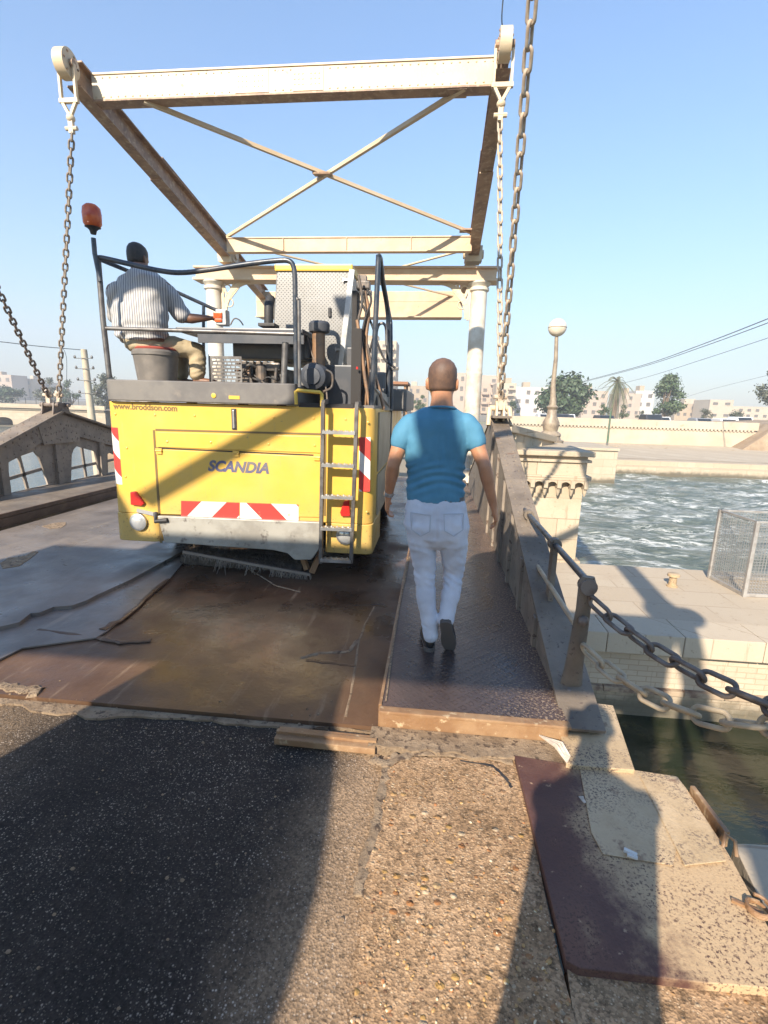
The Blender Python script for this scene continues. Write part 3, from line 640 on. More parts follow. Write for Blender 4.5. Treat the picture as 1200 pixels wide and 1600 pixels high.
# lamp
M['globe'] = simple('dusty opal globe', (0.68, 0.60, 0.47), 0.35, c2=(0.60, 0.50, 0.37), scale=4)
M['lamp_metal'] = simple('old lamp paint', (0.30, 0.24, 0.17), 0.5, c2=(0.20, 0.155, 0.115), scale=8)
def lamp(name, label, base, top_z, gr=0.2, lean=0.10):
    t = thing(name, label, 'street lamp', base, 'globe lamps of the bridge')
    h = top_z - base.z
    prof = [(0.34, 0), (0.34, 0.07), (0.27, 0.09), (0.25, 0.16), (0.27, 0.19), (0.25, 0.24), (0.17, 0.3), (0.2, 0.44), (0.205, 0.50), (0.13, 0.66), (0.11, 0.82), (0.15, 0.88), (0.09, 0.93), (0.075, 1.10)]
    MB().lathe(base, prof, 20).build('base', M['lamp_metal'], t, smooth=True)
    top = base + V((lean, 0, h - gr))
    MB().tube([base + V((0, 0, 1.05)), base.lerp(top, 0.55) + V((0.0, 0, 0)), base.lerp(top, 0.8) + V((0.02, 0, 0)), top], [0.075, 0.06, 0.05, 0.045], 12).build('pole', M['lamp_metal'], t, smooth=True)
    b = MB().ball(top + V((0, 0, gr)), gr, 1, 1, 0.97, 24, 16); b.build('globe', M['globe'], t, smooth='all')
    MB().lathe(top + V((0, 0, gr - 0.008)), [(gr * 1.0, 0), (gr * 1.03, 0.004), (gr * 1.03, 0.014), (gr * 1.0, 0.018)], 24).build('seam_ring', M['lamp_metal'], t)
    return t
lb = D(858, 692, 13.0); lamp('street_lamp', 'old lamp post with a dusty round globe on the stone pier', lb, D(870, 512, 13.0).z, 0.215, D(870, 522, 13).x - lb.x)
gs = G(1081, 979, -1.0) - SUN * 4.6
lamp('street_lamp', 'old globe lamp post standing off the near footway behind the photographer', V((gs.x, gs.y, -0.2)), gs.z + 0.2, 0.2, 0)

# ------------------------------------------------------------------ girders
def rivets(b, pts, r, nrm):
    nrm = V(nrm).normalized()
    for p in pts: b.lathe(V(p), [(r, -0.002), (r * 0.9, r * 0.4), (r * 0.5, r * 0.7)], 7, nrm)
gx0, gx1 = 0.72, 0.93
gr_ = thing('bridge_girder', 'riveted grey steel girder rising to a peak beside the walkway where the man walks', 'girder', (0.87, 6.2, -0.2), 'hog backed side girders of the leaf')
ya, za = 6.7, D(774, 650, 6.7).z - 0.02; yn, zn = 2.36, 0.11
web = [(yn, -0.25), (yn, zn), (ya, za), (10.0, 0.4), (10.0, -0.25)]
MB().prism([(gx0 + 0.012, y, z) for y, z in web], (0.02, 0, 0)).build('web', M['girder_dark'], gr_)
MB().prism([(gx1 - 0.04, y, z) for y, z in web], (0.02, 0, 0)).build('web', M['girder_dark'], gr_)
b = MB(); s1 = V((0, ya - yn, za - zn)).normalized()
xm = (gx0 + gx1) / 2
b.bar((xm, yn - 0.03, zn), (xm, ya, za), gx1 - gx0, 0.022); b.bar((xm, ya, za), (xm, 10.0, 0.4), gx1 - gx0, 0.022)
nn = V((0, -s1.z, s1.y))
for i in range(34):
    q = V((0, yn, zn)) + s1 * (0.1 + 0.12 * i) + nn * 0.012
    rivets(b, [(gx0 + 0.05, q.y, q.z), (gx1 - 0.05, q.y, q.z)], 0.014, nn)
b.box((xm, ya - 0.1, za + 0.012), (gx1 - gx0 + 0.02, 0.5, 0.03))
b.build('top_flange', M['girder'], gr_, bevel=0.004)
for i in range(6):
    b = MB()
    y = yn + 0.8 + i * 0.62; z = zn + (za - zn) * (y - yn) / (ya - yn)
    b.bar((gx0 + 0.0, y, -0.1), (gx0 + 0.0, y, z - 0.02), 0.024, 0.07, (0, 1, 0)); b.build('stiffener', M['girder_dark'], gr_)
b = MB()
for sx in (gx0 + 0.06, gx1 - 0.06):
    b.prism([(sx - 0.012, ya - 0.16, za - 0.1), (sx - 0.012, ya + 0.16, za - 0.1), (sx - 0.012, ya + 0.10, za + 0.16), (sx - 0.012, ya - 0.02, za + 0.22), (sx - 0.012, ya - 0.12, za + 0.14)], (0.024, 0, 0))
b.tube([(gx0 - 0.02, ya, za + 0.12), (gx1 + 0.02, ya, za + 0.12)], 0.035, 10); b.tube([(gx0 - 0.02, ya - 0.02, za + 0.12), (gx0 - 0.03, ya - 0.1, za - 0.1)], 0.03, 8); b.tube([(gx1 + 0.02, ya - 0.02, za + 0.12), (gx1 + 0.05, ya - 0.1, za - 0.1)], 0.03, 8)
b.build('lug', M['cream'], gr_)
apR = V((xm, ya, za + 0.12))
# left girder from its outline at its own plane
kx = G(85, 800, 0.077).x; kz = DX(85, 783, kx).z; GX = G(85, 757, kz).x
def LG(px, py): q = DX(px, py, GX); return (q.y, q.z)
apx = LG(86, 642); yA, zA = apx
nl = LG(0, 688); sl_ = (zA - nl[1]) / (yA - nl[0]); sr_pt = LG(168, 669); sr = (sr_pt[1] - zA) / (sr_pt[0] - yA)
y0, y1 = nl[0] - 2.2, yA + 3.4
zbot = LG(85, 757)[1]
def top(y): return zA + (sl_ * (y - yA) if y < yA else sr * (y - yA))
gl = thing('bridge_girder', 'weathered brown peaked girder with arched openings on the river side left of the sweeper', 'girder', (GX, yA, -0.2), 'hog backed side girders of the leaf')
outer = [(y0, zbot - 0.3), (y0, max(top(y0), zbot + 0.1) - 0.02), (yA, zA - 0.02), (y1, max(top(y1), zbot + .1) - 0.02), (y1, zbot - 0.3)]
h1 = [LG(*p) for p in [(13, 771), (12, 722), (30, 713), (52, 705), (60, 715), (66, 732), (74, 757)]]
h2 = [LG(*p) for p in [(110, 751), (111, 711), (114, 702), (119, 697), (147, 705), (151, 722), (154, 741)]]
h3 = [LG(*p) for p in [(168, 739), (167, 710), (170, 707), (184, 713), (187, 735)]]
h0 = [(y - (h1[0][0] - h1[0][0]) - 1.02, z - 0.06) for y, z in h1]
h0 = [(y, min(z, top(y) - 0.44)) for y, z in h0]; h0 = [(y, max(z, zbot + 0.01)) for y, z in h0]
me = plate(outer, [h1, h2, h3], 0.03)
me.transform(Matrix(((0, 0, 1, GX), (1, 0, 0, 0), (0, 1, 0, 0), (0, 0, 0, 1))))
link_mesh('web', me, M['girder_dark'], gl)
b = MB(); dep = 0.34
for (ya_, yb_) in ((y0, yA), (yA, y1)):
    b.prism([(GX + 0.016, ya_, top(ya_) - 0.03), (GX + 0.016, yb_, top(yb_) - 0.03), (GX + 0.016, yb_, top(yb_) - dep), (GX + 0.016, ya_, top(ya_) - dep)], (0.05, 0, 0))
    n = int(abs(yb_ - ya_) / 0.13)
    rivets(b, [(GX + 0.067, ya_ + (yb_ - ya_) * (i + .5) / n, top(ya_ + (yb_ - ya_) * (i + .5) / n) - 0.10) for i in range(n)], 0.016, (1, 0, 0))
    rivets(b, [(GX + 0.067, ya_ + (yb_ - ya_) * (i + .5) / n, top(ya_ + (yb_ - ya_) * (i + .5) / n) - dep + 0.07) for i in range(n)], 0.016, (1, 0, 0))
b.prism([(GX + 0.067, yA - 0.5, top(yA - .5) - 0.05), (GX + 0.067, yA, zA - 0.05), (GX + 0.067, yA + 0.5, top(yA + .5) - 0.05), (GX + 0.067, yA + 0.42, zA - dep - 0.2), (GX + 0.067, yA - 0.42, zA - dep - 0.2)], (0.014, 0, 0))
rivets(b, [(GX + 0.082, yA - 0.36 + 0.12 * i, zA - 0.22 - 0.11 * k - abs(i - 3) * 0.02) for i in range(7) for k in range(3)], 0.015, (1, 0, 0))
b.build('top_chord', M['girder_dark'], gl)
b = MB(); b.bar((GX, y0, top(y0)), (GX, yA, zA), 0.34, 0.03, (0, 0, 1)); b.bar((GX, yA, zA), (GX, y1, top(y1)), 0.34, 0.03)
n1 = V((0, -sl_, 1)).normalized()
rivets(b, [(GX + sx, y0 + (yA - y0) * (i + .5) / 26, top(y0 + (yA - y0) * (i + .5) / 26) + 0.015) for i in range(26) for sx in (-0.11, 0.11)], 0.016, n1)
b.build('top_flange', M['girder'], gl)
b = MB()
for q0, q1 in (((32, 713), (46, 766)), ((10, 750), (70, 732)), ((130, 700), (137, 748)), ((108, 733), (190, 716))):
    a0, a1 = LG(*q0), LG(*q1); b.bar((GX - 0.03, *a0), (GX - 0.03, *a1), 0.05, 0.03, (1, 0, 0))
for px in (4, 92, 160):
    yy = LG(px, 750)[0]; b.bar((GX + 0.03, yy, zbot - 0.1), (GX + 0.03, yy, top(yy) - 0.05), 0.06, 0.13, (0, 1, 0))
b.build('bracing', M['girder_dark'], gl)
b = MB()
for dx in (-0.10, 0.10):
    b.prism([(GX + dx, yA - 0.2, zA - 0.05), (GX + dx, yA + 0.2, zA - 0.05), (GX + dx, yA + 0.16, zA + 0.14), (GX + dx, yA - 0.16, zA + 0.14)], (0.02, 0, 0))
b.tube([(GX - 0.15, yA - 0.12, zA + 0.10), (GX + 0.18, yA - 0.12, zA + 0.10)], 0.035, 9); b.tube([(GX - 0.15, yA + 0.12, zA + 0.10), (GX + 0.18, yA + 0.12, zA + 0.10)], 0.035, 9)
b.build('lug', M['chain_dark'], gl)
apL = V((GX, yA, zA + 0.12))
# raised kerb walk beside the left girder
b = MB().box(((GX + kx) / 2 - 0.0, (y0 + 12.0) / 2, (kz - 0.25) / 2), (kx - GX, 12.0 - y0, kz + 0.25 - 0.0)); tag(b.build('side_walk', M['girder']), kind='structure')
b = MB().box((kx + 0.012, (y0 + 12) / 2, kz - 0.02), (0.03, 12 - y0, 0.05)); b.box((kx - 0.02 + 0.035, (y0 + 12) / 2, (kz - 0.05) / 2 + 0.03), (0.02, 12 - y0, kz - 0.12)); tag(b.build('kerb_face', M['kerb']), kind='structure')

# ------------------------------------------------------------------ lifting frame, portal
YT, YB, YP, YC = 7.1, 7.5, 11.9, 15.4
def frame(name, label, mir, group, P):
    t = thing(name, label, 'lifting frame', (-2.1, P['piv'][0].y, 4.6), group)
    for s, (tip, piv, end) in enumerate(zip(P['tip'], P['piv'], P['end'])):
        d = (tip - piv).normalized()
        b = MB().ibeam(tip - d * 0.15, piv, 0.20, 0.34, 0.022, (0, 0, 1)); b.ibeam(piv, end, 0.20, 0.34, 0.022)
        mid = tip.lerp(piv, 0.42)
        up = V((1, 0, 0)).cross(d).normalized() * (1 if V((1, 0, 0)).cross(d).z > 0 else -1)
        b.bar(mid + up * 0.18, piv + up * 0.18, 0.22, 0.022, up); b.bar(mid - up * 0.18, piv - up * 0.18, 0.22, 0.022, up)
        b.build('arm', M['cream_rust'], t)
        b = MB(); b.tube([tip + V((-0.07, 0, 0)), tip + V((0.07, 0, 0))], 0.17, 24)
        b.build('sheave', M['cream'], t, smooth=30)
        b = MB(); b.tube([tip + V((-0.115, 0, 0)), tip + V((0.115, 0, 0))], 0.05, 12)
        rivets(b, [tip + V((0.072, 0.13 * math.cos(k), 0.13 * math.sin(k))) for k in range(6)], 0.016, (1, 0, 0)); rivets(b, [tip + V((-0.072, 0.13 * math.cos(k), 0.13 * math.sin(k))) for k in range(6)], 0.016, (-1, 0, 0))
        b.build('sheave_pin', M['cream_rust'], t)
        b = MB().box(piv + V((0, 0, -0.17)), (0.30, 0.34, 0.22), bevel=0.02); b.tube([piv + V((-0.22, 0, -0.1)), piv + V((0.22, 0, -0.1))], 0.09, 14); b.box(piv + V((0.16, 0, -0.1)), (0.05, 0.26, 0.3)); b.box(piv + V((-0.16, 0, -0.1)), (0.05, 0.26, 0.3))
        b.build('bearing', M['cream'], t)
    a, c = P['beam1']
    b = MB().bar(a, c, 0.05, 0.30, (0, 0, 1)); up = V((0, 0, 1))
    sgn = -1 if not mir else 1
    b.bar(a + V((0, -sgn * 0.06, 0.16)), c + V((0, -sgn * 0.06, 0.16)), 0.20, 0.022, up); MB().bar(a + V((0, -sgn * 0.06, -0.16)), c + V((0, -sgn * 0.06, -0.16)), 0.20, 0.022, up).build('bottom_flange', M['cream_rust'], t)
    d = c - a; n = 52
    if not mir:
        rv = []
        for i in range(n):
            q = a + d * (i + .5) / n
            rv += [q + V((0, -0.026, 0.115)), q + V((0, -0.026, -0.115))]
        for c0 in (0.39, 0.43, 0.53, 0.57):
            for k in (-1, 0, 1): rv += [a + d * (c0 + 0.01 * j) + V((0, -0.03, 0.06 * k)) for j in (-1, 0, 1)]
        rivets(b, rv, 0.013, (0, -1, 0))
        for c0, c1 in ((0.37, 0.455), (0.515, 0.59)): b.bar(a + d * c0 + V((0, -0.028, 0)), a + d * c1 + V((0, -0.028, 0)), 0.01, 0.27, up)
    b.build('head_beam', M['cream'], t)
    a, c = P['beam2']
    b = MB().ibeam(a, c, 0.16, 0.29, 0.022); b.bar(a + V((0, -0.05, 0)), c + V((0, -0.05, 0)), 0.02, 0.25)
    for k in (0.24, 0.5, 0.76): b.bar(a.lerp(c, k) + V((0, -0.065, -.12)), a.lerp(c, k) + V((0, -0.065, .12)), 0.012, 0.05, (0, 1, 0))
    b.build('cross_beam', M['cream_pink'], t)
    b = MB()
    for a, c in P['x']:
        b.bar(a, c, 0.2 if mir else 0.055, 0.02 if mir else 0.055, (0, 0, 1))
    b.build('cross_brace', M['cream'], t)
    if mir: MB().box((-4.1, 0.3, 5.80), (1.25, 0.03, 0.75)).build('shade_plate', M['cream_rust'], t)  # unseen plate added to shade the driver's upper half
    MB().box(P['gus'], (0.30, 0.22, 0.03), Matrix.Rotation(0.2, 3, 'X')).build('gusset', M['cream_rust'], t)
    for a, c in P['x']: MB().box(c.lerp(a, 0.02), (0.26, 0.2, 0.03)).build('gusset', M['cream_rust'], t)
    b = MB(); a, c = P['cw']; b.bar(a, c, 0.5, P['cwh'], bevel=0.01)
    for k in (0.47,): b.bar(a.lerp(c, k) + V((0, -0.255, -P['cwh'] / 2)), a.lerp(c, k) + V((0, -0.255, P['cwh'] / 2)), 0.02, 0.1, (0, 1, 0))
    b.bar(a + V((0, -0.26, -P['cwh'] / 2)), c + V((0, -0.26, -P['cwh'] / 2)), 0.16, 0.03); b.bar(a + V((0, -0.252, P['cwh'] * 0.12)), c + V((0, -0.252, P['cwh'] * 0.12)), 0.012, 0.03)
    b.build('counterweight', M['cream_pink'], t)
    b = MB()
    for a, c in P['x2']: b.bar(a, c, 0.07, 0.03)
    b.build('rear_brace', M['cream'], t)
    return t
P1 = dict(tip=[D(103, 100, YT), D(789, 70, YT)], piv=[D(356, 392, YP), D(740, 390, YP)], end=[D(414, 462, YC), D(722, 465, YC)],
          beam1=(D(146, 139, YB), D(776, 113, YB)), beam2=(D(356, 384, 11.3), D(737, 382, 11.3)),
          x=[(D(225, 158, YB), D(735, 363, 11.3)), (D(355, 370, 11.3), D(726, 137, YB))], gus=D(504, 272, 9.2),
          cw=(D(405, 478, YC), D(722, 478, YC)), cwh=D(640, 457, YC).z - D(640, 497, YC).z,
          x2=[(D(420, 393, YP), D(716, 465, YC - .1)), (D(735, 388, YP), D(430, 470, YC - .1))])
frame('lifting_frame', 'cream steel lifting frame with riveted head beam and crossed braces above the sweeper', False, 'lifting frames of the drawbridge', P1)
yp2, yt2 = -2.2, 3.42
tl, tr = V((-4.76, 4.1, 6.05)), V((0.45, 3.45, 6.05)); pl_, pr2 = V((-5.35, yp2, 4.95)), V((0.30, yp2, 4.95))
k = 0.9
P2 = dict(tip=[tl, tr], piv=[pl_, pr2], end=[V((-4.6, yp2 - 5, 3.3)), V((0.3, yp2 - 5, 3.3))],
          beam1=(pl_.lerp(tl, k), pr2.lerp(tr, k)), beam2=(pl_ + V((0, 0, -.62)), pr2 + V((0, 0, -.62))),
          x=[(V((-4.9, -2.03, 4.9)), V((0.5, 1.5, 5.05)))], gus=(pl_ + pr2 + tl + tr) / 4,
          cw=(V((-4.8, yp2 - 5, 3.2)), V((0.6, yp2 - 5, 3.2))), cwh=0.8, x2=[(V((-4.6, yp2 - 4.6, 3.4)), V((0.3, yp2 - 4.6, 3.4)))])
frame('lifting_frame', 'second cream lifting frame overhead behind the photographer', True, 'lifting frames of the drawbridge', P2)
def portal(label, y, xl_, xr_, zb, zt, h, ext_l, ext_r, z0, r=0.195, box=False):
    t = thing('bridge_portal', label, 'portal', ((xl_ + xr_) / 2, y, z0), 'steel portals of the drawbridge')
    b = MB(); b.box(((xl_ - ext_l + xr_ + ext_r) / 2, y, zb + h / 2), (xr_ + ext_r - xl_ + ext_l, 0.34, h), bevel=0.012)
    b.box(((xl_ - ext_l + xr_ + ext_r) / 2, y, zb + h), (xr_ + ext_r - xl_ + ext_l + 0.06, 0.46, 0.04)); b.box(((xl_ - ext_l + xr_ + ext_r) / 2, y, zb + 0.02), (xr_ + ext_r - xl_ + ext_l + 0.1, 0.46, 0.05))
    b.build('lintel', M['cream_pink'], t)
    if box: MB().box((-1.63, y, zb + h + 0.22), (0.22, 0.18, 0.46), Matrix.Rotation(-0.25, 3, 'Y'), bevel=0.02).build('shadow_box', M['cream_rust'], t)  # unseen box added to throw the shadow blob on the walking man
    for x in (xl_, xr_):
        b = MB().lathe((x, y, z0), [(r * 1.15, 0), (r * 1.15, 0.3), (r, 0.34), (r * 0.93, (zb - z0) * 0.55), (r * 0.97, (zb - z0) * 0.56), (r * 0.97, (zb - z0) * 0.565), (r * 0.92, (zb - z0) * 0.57), (r * 0.9, zb - z0 - 0.2), (r * 1.1, zb - z0 - 0.17), (r * 1.1, zb - z0 - 0.12), (r * 0.95, zb - z0 - 0.1), (r * 1.3, zb - z0 - 0.03), (r * 1.3, zb - z0)], 28)
        b.build('column', M['white_paint'], t, smooth=35)
        s = 1 if x == xl_ else -1
        b = MB(); n = 12; pts = []
        for i in range(n + 1):
            a = math.pi / 2 * i / n; pts.append(V((x + s * (r + 0.05 + 0.62 * (1 - math.cos(a))), y, zb - 0.75 + 0.75 * math.sin(a))))
        for i in range(n): b.bar(pts[i], pts[i + 1], 0.10, 0.045, (0, 1, 0))
        b.bar((x + s * (r + 0.02), y, zb - 0.78), (x + s * (r + 0.02), y, zb), 0.06, 0.05, (0, 1, 0))
        b.bar((x + s * (r + 0.02), y, zb - 0.42), pts[7], 0.05, 0.03, (0, 1, 0)); b.bar((x + s * (r + 0.30), y, zb - 0.02), pts[5], 0.05, 0.03, (0, 1, 0)); b.bar((x + s * (r + 0.05), y, zb - 0.1), pts[4], 0.05, 0.03, (0, 1, 0)); b.bar((x + s * (r + 0.5), y, zb), pts[3], 0.05, 0.03, (0, 1, 0))
        for q in (pts[2] + V((s * 0.1, 0, 0.1)), pts[5] + V((-s * 0.05, 0, 0.14))):
            b.tube([q + V((0.09 * math.cos(k), 0, 0.09 * math.sin(k))) for k in [2 * math.pi * j / 12 for j in range(13)]], 0.016, 6)
        b.build('bracket', M['cream'], t)
    return t
zb1 = D(540, 441, YP).z
portal('cream steel portal with round white columns and scrolled brackets beyond the sweeper', YP, D(336, 500, YP).x, D(746, 500, YP).x, zb1, 0, D(540, 421, YP).z - zb1, 0.34, 0.34, 0.0)
portal('near steel portal behind the photographer carrying the second lifting frame', yp2, -4.9, 0.14, 3.36, 0, 1.15, 1.5, 0.2, -0.25, 0.16, True)

# ------------------------------------------------------------------ chains
def link_me(L=0.197, W=0.096, r=0.012):
    a = (W / 2 - r); h = L / 2 - W / 2; pts = []
    for i in range(9): t = math.pi * i / 8; pts.append(V((a * math.cos(t), 0, h + a * math.sin(t))))
    for i in range(9): t = math.pi + math.pi * i / 8; pts.append(V((a * math.cos(t), 0, -h + a * math.sin(t))))
    b = bmesh.new(); n = len(pts); seg = 8; rings = []
    for i in range(n):
        t = (pts[(i + 1) % n] - pts[i - 1]).normalized(); y = V((0, 1, 0)); x = t.cross(y)
        rings.append([b.verts.new(pts[i] + (x * math.cos(2 * math.pi * k / seg) + y * math.sin(2 * math.pi * k / seg)) * r) for k in range(seg)])
    for i in range(n):
        for k in range(seg): b.faces.new((rings[i][k], rings[i][(k + 1) % seg], rings[(i + 1) % n][(k + 1) % seg], rings[(i + 1) % n][k]))
    me = bpy.data.meshes.new('chain_link'); bmesh.ops.recalc_face_normals(b, faces=b.faces); b.to_mesh(me); b.free()
    for p in me.polygons: p.use_smooth = True
    return me
def chain(label, a, c, mt, sag=0.0, group='chains', pitch=0.145, scale=1.0, r=0.0122):
    me = link_me((pitch + 0.052) * scale, 0.096 * scale, r * scale); me.materials.append(mt)
    t = thing('chain', label, 'chain', c if c.z < a.z else a, group)
    L = (c - a).length; L *= 1 + 2.67 * (sag / L) ** 2
    n = max(3, int(round(L / (pitch * scale))))
    f = lambda u: a.lerp(c, u) - V((0, 0, 4 * sag * u * (1 - u)))
    for i in range(n):
        p0, p1 = f(i / n), f((i + 1) / n); z = (p1 - p0).normalized()
        x = V((0, 1, 0)).cross(z) if abs(z.y) < 0.9 else V((1, 0, 0)).cross(z)
        x.normalize(); y = z.cross(x)
        ang = R(40) + (i % 2) * R(90) + R(random.Random(i).uniform(-9, 9)); xx = x * math.cos(ang) + y * math.sin(ang); yy = z.cross(xx)
        o = bpy.data.objects.new('link', me); col.objects.link(o); o.parent = t
        mid = (p0 + p1) / 2 - ORG[t.name]
        s = (p1 - p0).length / (pitch * scale)
        o.matrix_local = Matrix(((xx.x, yy.x, z.x * s, mid.x), (xx.y, yy.y, z.y * s, mid.y), (xx.z, yy.z, z.z * s, mid.z), (0, 0, 0, 1)))
    return t
def clevis(t, tip, low):
    b = MB(); d = (low - tip).normalized()
    for s in (-1, 1): b.bar(tip + V((s * 0.105, 0, 0.0)), tip + V((s * 0.105, 0, -0.42)), 0.03, 0.045, (0, 1, 0))
    b.bar(tip + V((-0.13, 0, -0.42)), tip + V((0.13, 0, -0.42)), 0.05, 0.05)
    for s in (-1, 1): b.bar(tip + V((s * 0.09, 0, -0.44)), tip + V((0, 0, -0.60)), 0.035, 0.04, (0, 1, 0))
    b.ball(tip + V((0, 0, -0.62)), 0.055, 1, 1, 0.9); b.tube([tip + V((-0.08, 0, -0.74)), tip + V((0.08, 0, -0.74))], 0.028, 8); b.bar(tip + V((0, 0, -0.6)), tip + V((0, 0, -0.8)), 0.06, 0.05, (0, 1, 0))
    b.build('shackle', M['cream'], t)
    return tip + V((0, 0, -0.78))
hang = 'hanging chains of the lifting frames'
def hung(label, tip, low, mt, dy, pitch=0.145):
    low = low + V((0, dy, 0.12)); c0 = tip + V((0, 0, -0.78))
    t = chain(label, c0, low, mt, group=hang, pitch=pitch, scale=0.92, r=0.0155); clevis(t, tip, low)
    b = MB(); b.bar(low + V((0, 0, 0.06)), low + V((0, 0, -0.14)), 0.07, 0.04, (0, 1, 0)); b.tube([low + V((-0.08, 0, 0.02)), low + V((0.08, 0, 0.02))], 0.03, 9); b.ball(low + V((0, 0, 0.06)), 0.055)
    b.build('swivel', M['chain'], t)
hung('long chain hanging from the left arm tip down to the left girder peak', P1['tip'][0], apL, M['chain_mid'], 0.12, 0.108)
hung('chain hanging from the right arm tip to the walkway girder, left of the pair', P1['tip'][1], apR, M['chain'], 0.05)
hung('slanting chain crossing the left picture edge above the brown girder', tl, apL, M['chain_dark'], -0.12, 0.108)
hung('nearer chain running out over the top of the picture, right of the pair', tr, apR, M['chain'], -0.05)
# guard posts, rails and the two guard chains
gp = thing('guard_post', 'flat steel post with round eye at the near end of the walkway girder', 'post', G(888, 1094, 0.1))
pb, pt_ = G(888, 1094, 0.1), D(918, 912, 2.5)
b = MB(); ax = (pt_ - pb); u_ = ax.normalized()
b.rings([(pb, V((0.07, 0, 0)), V((0, 0.022, 0))), (pb + ax * 0.3, V((0.05, 0, 0)), V((0, 0.024, 0))), (pb + ax * 0.8, V((0.038, 0, 0)), V((0, 0.018, 0))), (pt_, V((0.045, 0, 0)), V((0, 0.022, 0))), (pt_ + u_ * 0.04, V((0.03, 0, 0)), V((0, 0.02, 0)))], 14)
b.build('post', M['girder'], gp, smooth=True)
MB().tube([pt_ + V((0.0, -0.035, -0.01)), pt_ + V((0.0, 0.03, -0.01))], 0.042, 16).build('eye', M['chain_dark'], gp, smooth=30)
b = MB(); b.ball(pb + ax * 0.72 + V((0, -0.03, 0)), 0.028); b.ball(pb + ax * 0.1 + V((-0.02, -0.035, 0)), 0.032); b.build('bolt', M['chain_dark'], gp)
yr = pt_ + V((0.02, 0, -0.01))
rl = thing('handrail', 'dark pipe handrail running level along the outside of the walkway girder', 'handrail', V((yr.x, 4, 0)))
MB().tube([yr, yr + V((0, 2.0, 0))], 0.02, 10).build('top_pipe', M['rail'], rl, smooth=True)
lo = D(905, 985, 2.55); MB().tube([lo, V((lo.x, 4.6, lo.z))], 0.016, 10).build('lower_pipe', M['chain_pale'], rl, smooth=True)
for yy in (3.3, 4.25):
    b = MB(); b.bar((yr.x + 0.0, yy, -0.1), (yr.x, yy, yr.z + 0.03), 0.03, 0.09, (0, 1, 0)); b.tube([(yr.x, yy - 0.03, yr.z), (yr.x, yy + 0.03, yr.z)], 0.042, 12); b.build('post', M['girder'], rl)
grp = 'guard chains along the water edge'
e1 = V((1.72, 1.05, 0.02))
p2 = V((1.62, 0.9, -0.3))
b = MB().lathe(p2, [(0.06, 0), (0.05, 0.6), (0.06, 0.95), (0.02, 1.0)], 12); tag(b.build('guard_post', M['girder'], smooth=True), 'round guard post off to the right at the end of the chains', 'post')
chain('rusty guard chain toned dark for shadow, sagging from the eye of the flat steel post', pt_ + V((0.02, -0.02, -0.08)), D(1262, 1122, 1.62), M['chain_dark'], 0.07, grp, scale=0.9)  # shadow on this chain is put into its darker material
chain('guard chain toned pale for sunlight, hanging lowest over the water', D(912, 1012, 2.5), D(1262, 1138, 1.62), M['chain_pale'], 0.12, grp, scale=0.9)  # sunlight on this chain is put into its paler material
# ------------------------------------------------------------------ the yellow sweeper
YR = 4.5
def S(px, py, dy=0.0): return D(px, py, YR + dy)
m = Mat('machine yellow', 0.38)
wp = m.pos(); z_ = m.sep(m.pos(True))[2]
q = m.mix(m.ramp(m.noise(1.6, 5), 0.35, 0.7), (0.66, 0.39, 0.055), (0.61, 0.37, 0.08))
q = m.mix(m.ramp(m.math('ADD', z_, m.math('MULTIPLY', m.noise(3, 6, 0.65), 0.7)), 1.35, 0.6, 0, 0.7), q, (0.42, 0.30, 0.12))
q = m.mix(m.ramp(m.noise(4, 6, 0.7, m.pos(False, (6, 6, 0.6))), 0.58, 0.75, 0, 0.55), q, (0.42, 0.30, 0.12))
q = m.mix(m.ramp(m.noise(22, 5, 0.7), 0.66, 0.72), q, (0.30, 0.2, 0.09))
q = m.mix(m.math('MULTIPLY', m.ramp(m.noise(30, 4, 0.7), 0.60, 0.64), m.ramp(m.math('ADD', z_, m.math('MULTIPLY', m.noise(4, 5), 0.5)), 1.1, 0.6)), q, (0.06, 0.045, 0.03))
q = m.mix(m.ramp(m.noise(5, 6, 0.75, m.pos(False, (9, 9, 0.5))), 0.64, 0.72, 0, 0.5), q, (0.33, 0.22, 0.09))
m.color(q); m.rough(m.ramp(m.noise(4, 5), 0.3, 0.7, 0.28, 0.55)); m.bump(m.noise(2.2, 3), 0.008, 0.35); m.bump(m.noise(0.9, 2, 0.5), 0.03, 0.25); M['yellow'] = m.m
M['plastic'] = simple('dark grey platform plastic', (0.115, 0.105, 0.098), 0.55, c2=(0.165, 0.15, 0.132), scale=3, c3=(0.2, 0.17, 0.14), scale3=9, lo3=0.6, hi3=0.75)
M['table'] = simple('dark painted sheet', (0.045, 0.05, 0.06), 0.4, c2=(0.07, 0.07, 0.075), scale=5)
M['bumper'] = simple('scraped steel plate', (0.34, 0.32, 0.275), 0.5, 0.15, c2=(0.25, 0.23, 0.195), scale=5, c3=(0.12, 0.10, 0.085), scale3=11, lo3=0.58, hi3=0.72, rvar=0.12)
M['alu'] = simple('aluminium', (0.45, 0.45, 0.44), 0.35, 0.7, c2=(0.33, 0.32, 0.31), scale=9)
m = Mat('aluminium tread plate', 0.42, 0.35)
p = m.sep(m.pos()); s1 = m.math('SINE', m.math('MULTIPLY', m.math('ADD', p[0], p[2]), 170.0)); s2 = m.math('SINE', m.math('MULTIPLY', m.math('SUBTRACT', p[0], p[2]), 170.0))
h = m.math('MULTIPLY', m.ramp(s1, 0.2, 0.9), m.ramp(s2, 0.2, 0.9))
m.color(m.mix(m.ramp(m.noise(3, 5), 0.4, 0.7), (0.225, 0.22, 0.21), (0.185, 0.178, 0.165))); m.bump(h, 0.005, 0.8); M['tread'] = m.m
M['engine'] = simple('greasy engine iron', (0.07, 0.065, 0.06), 0.5, 0.3, c2=(0.16, 0.12, 0.09), scale=8, rvar=0.15)
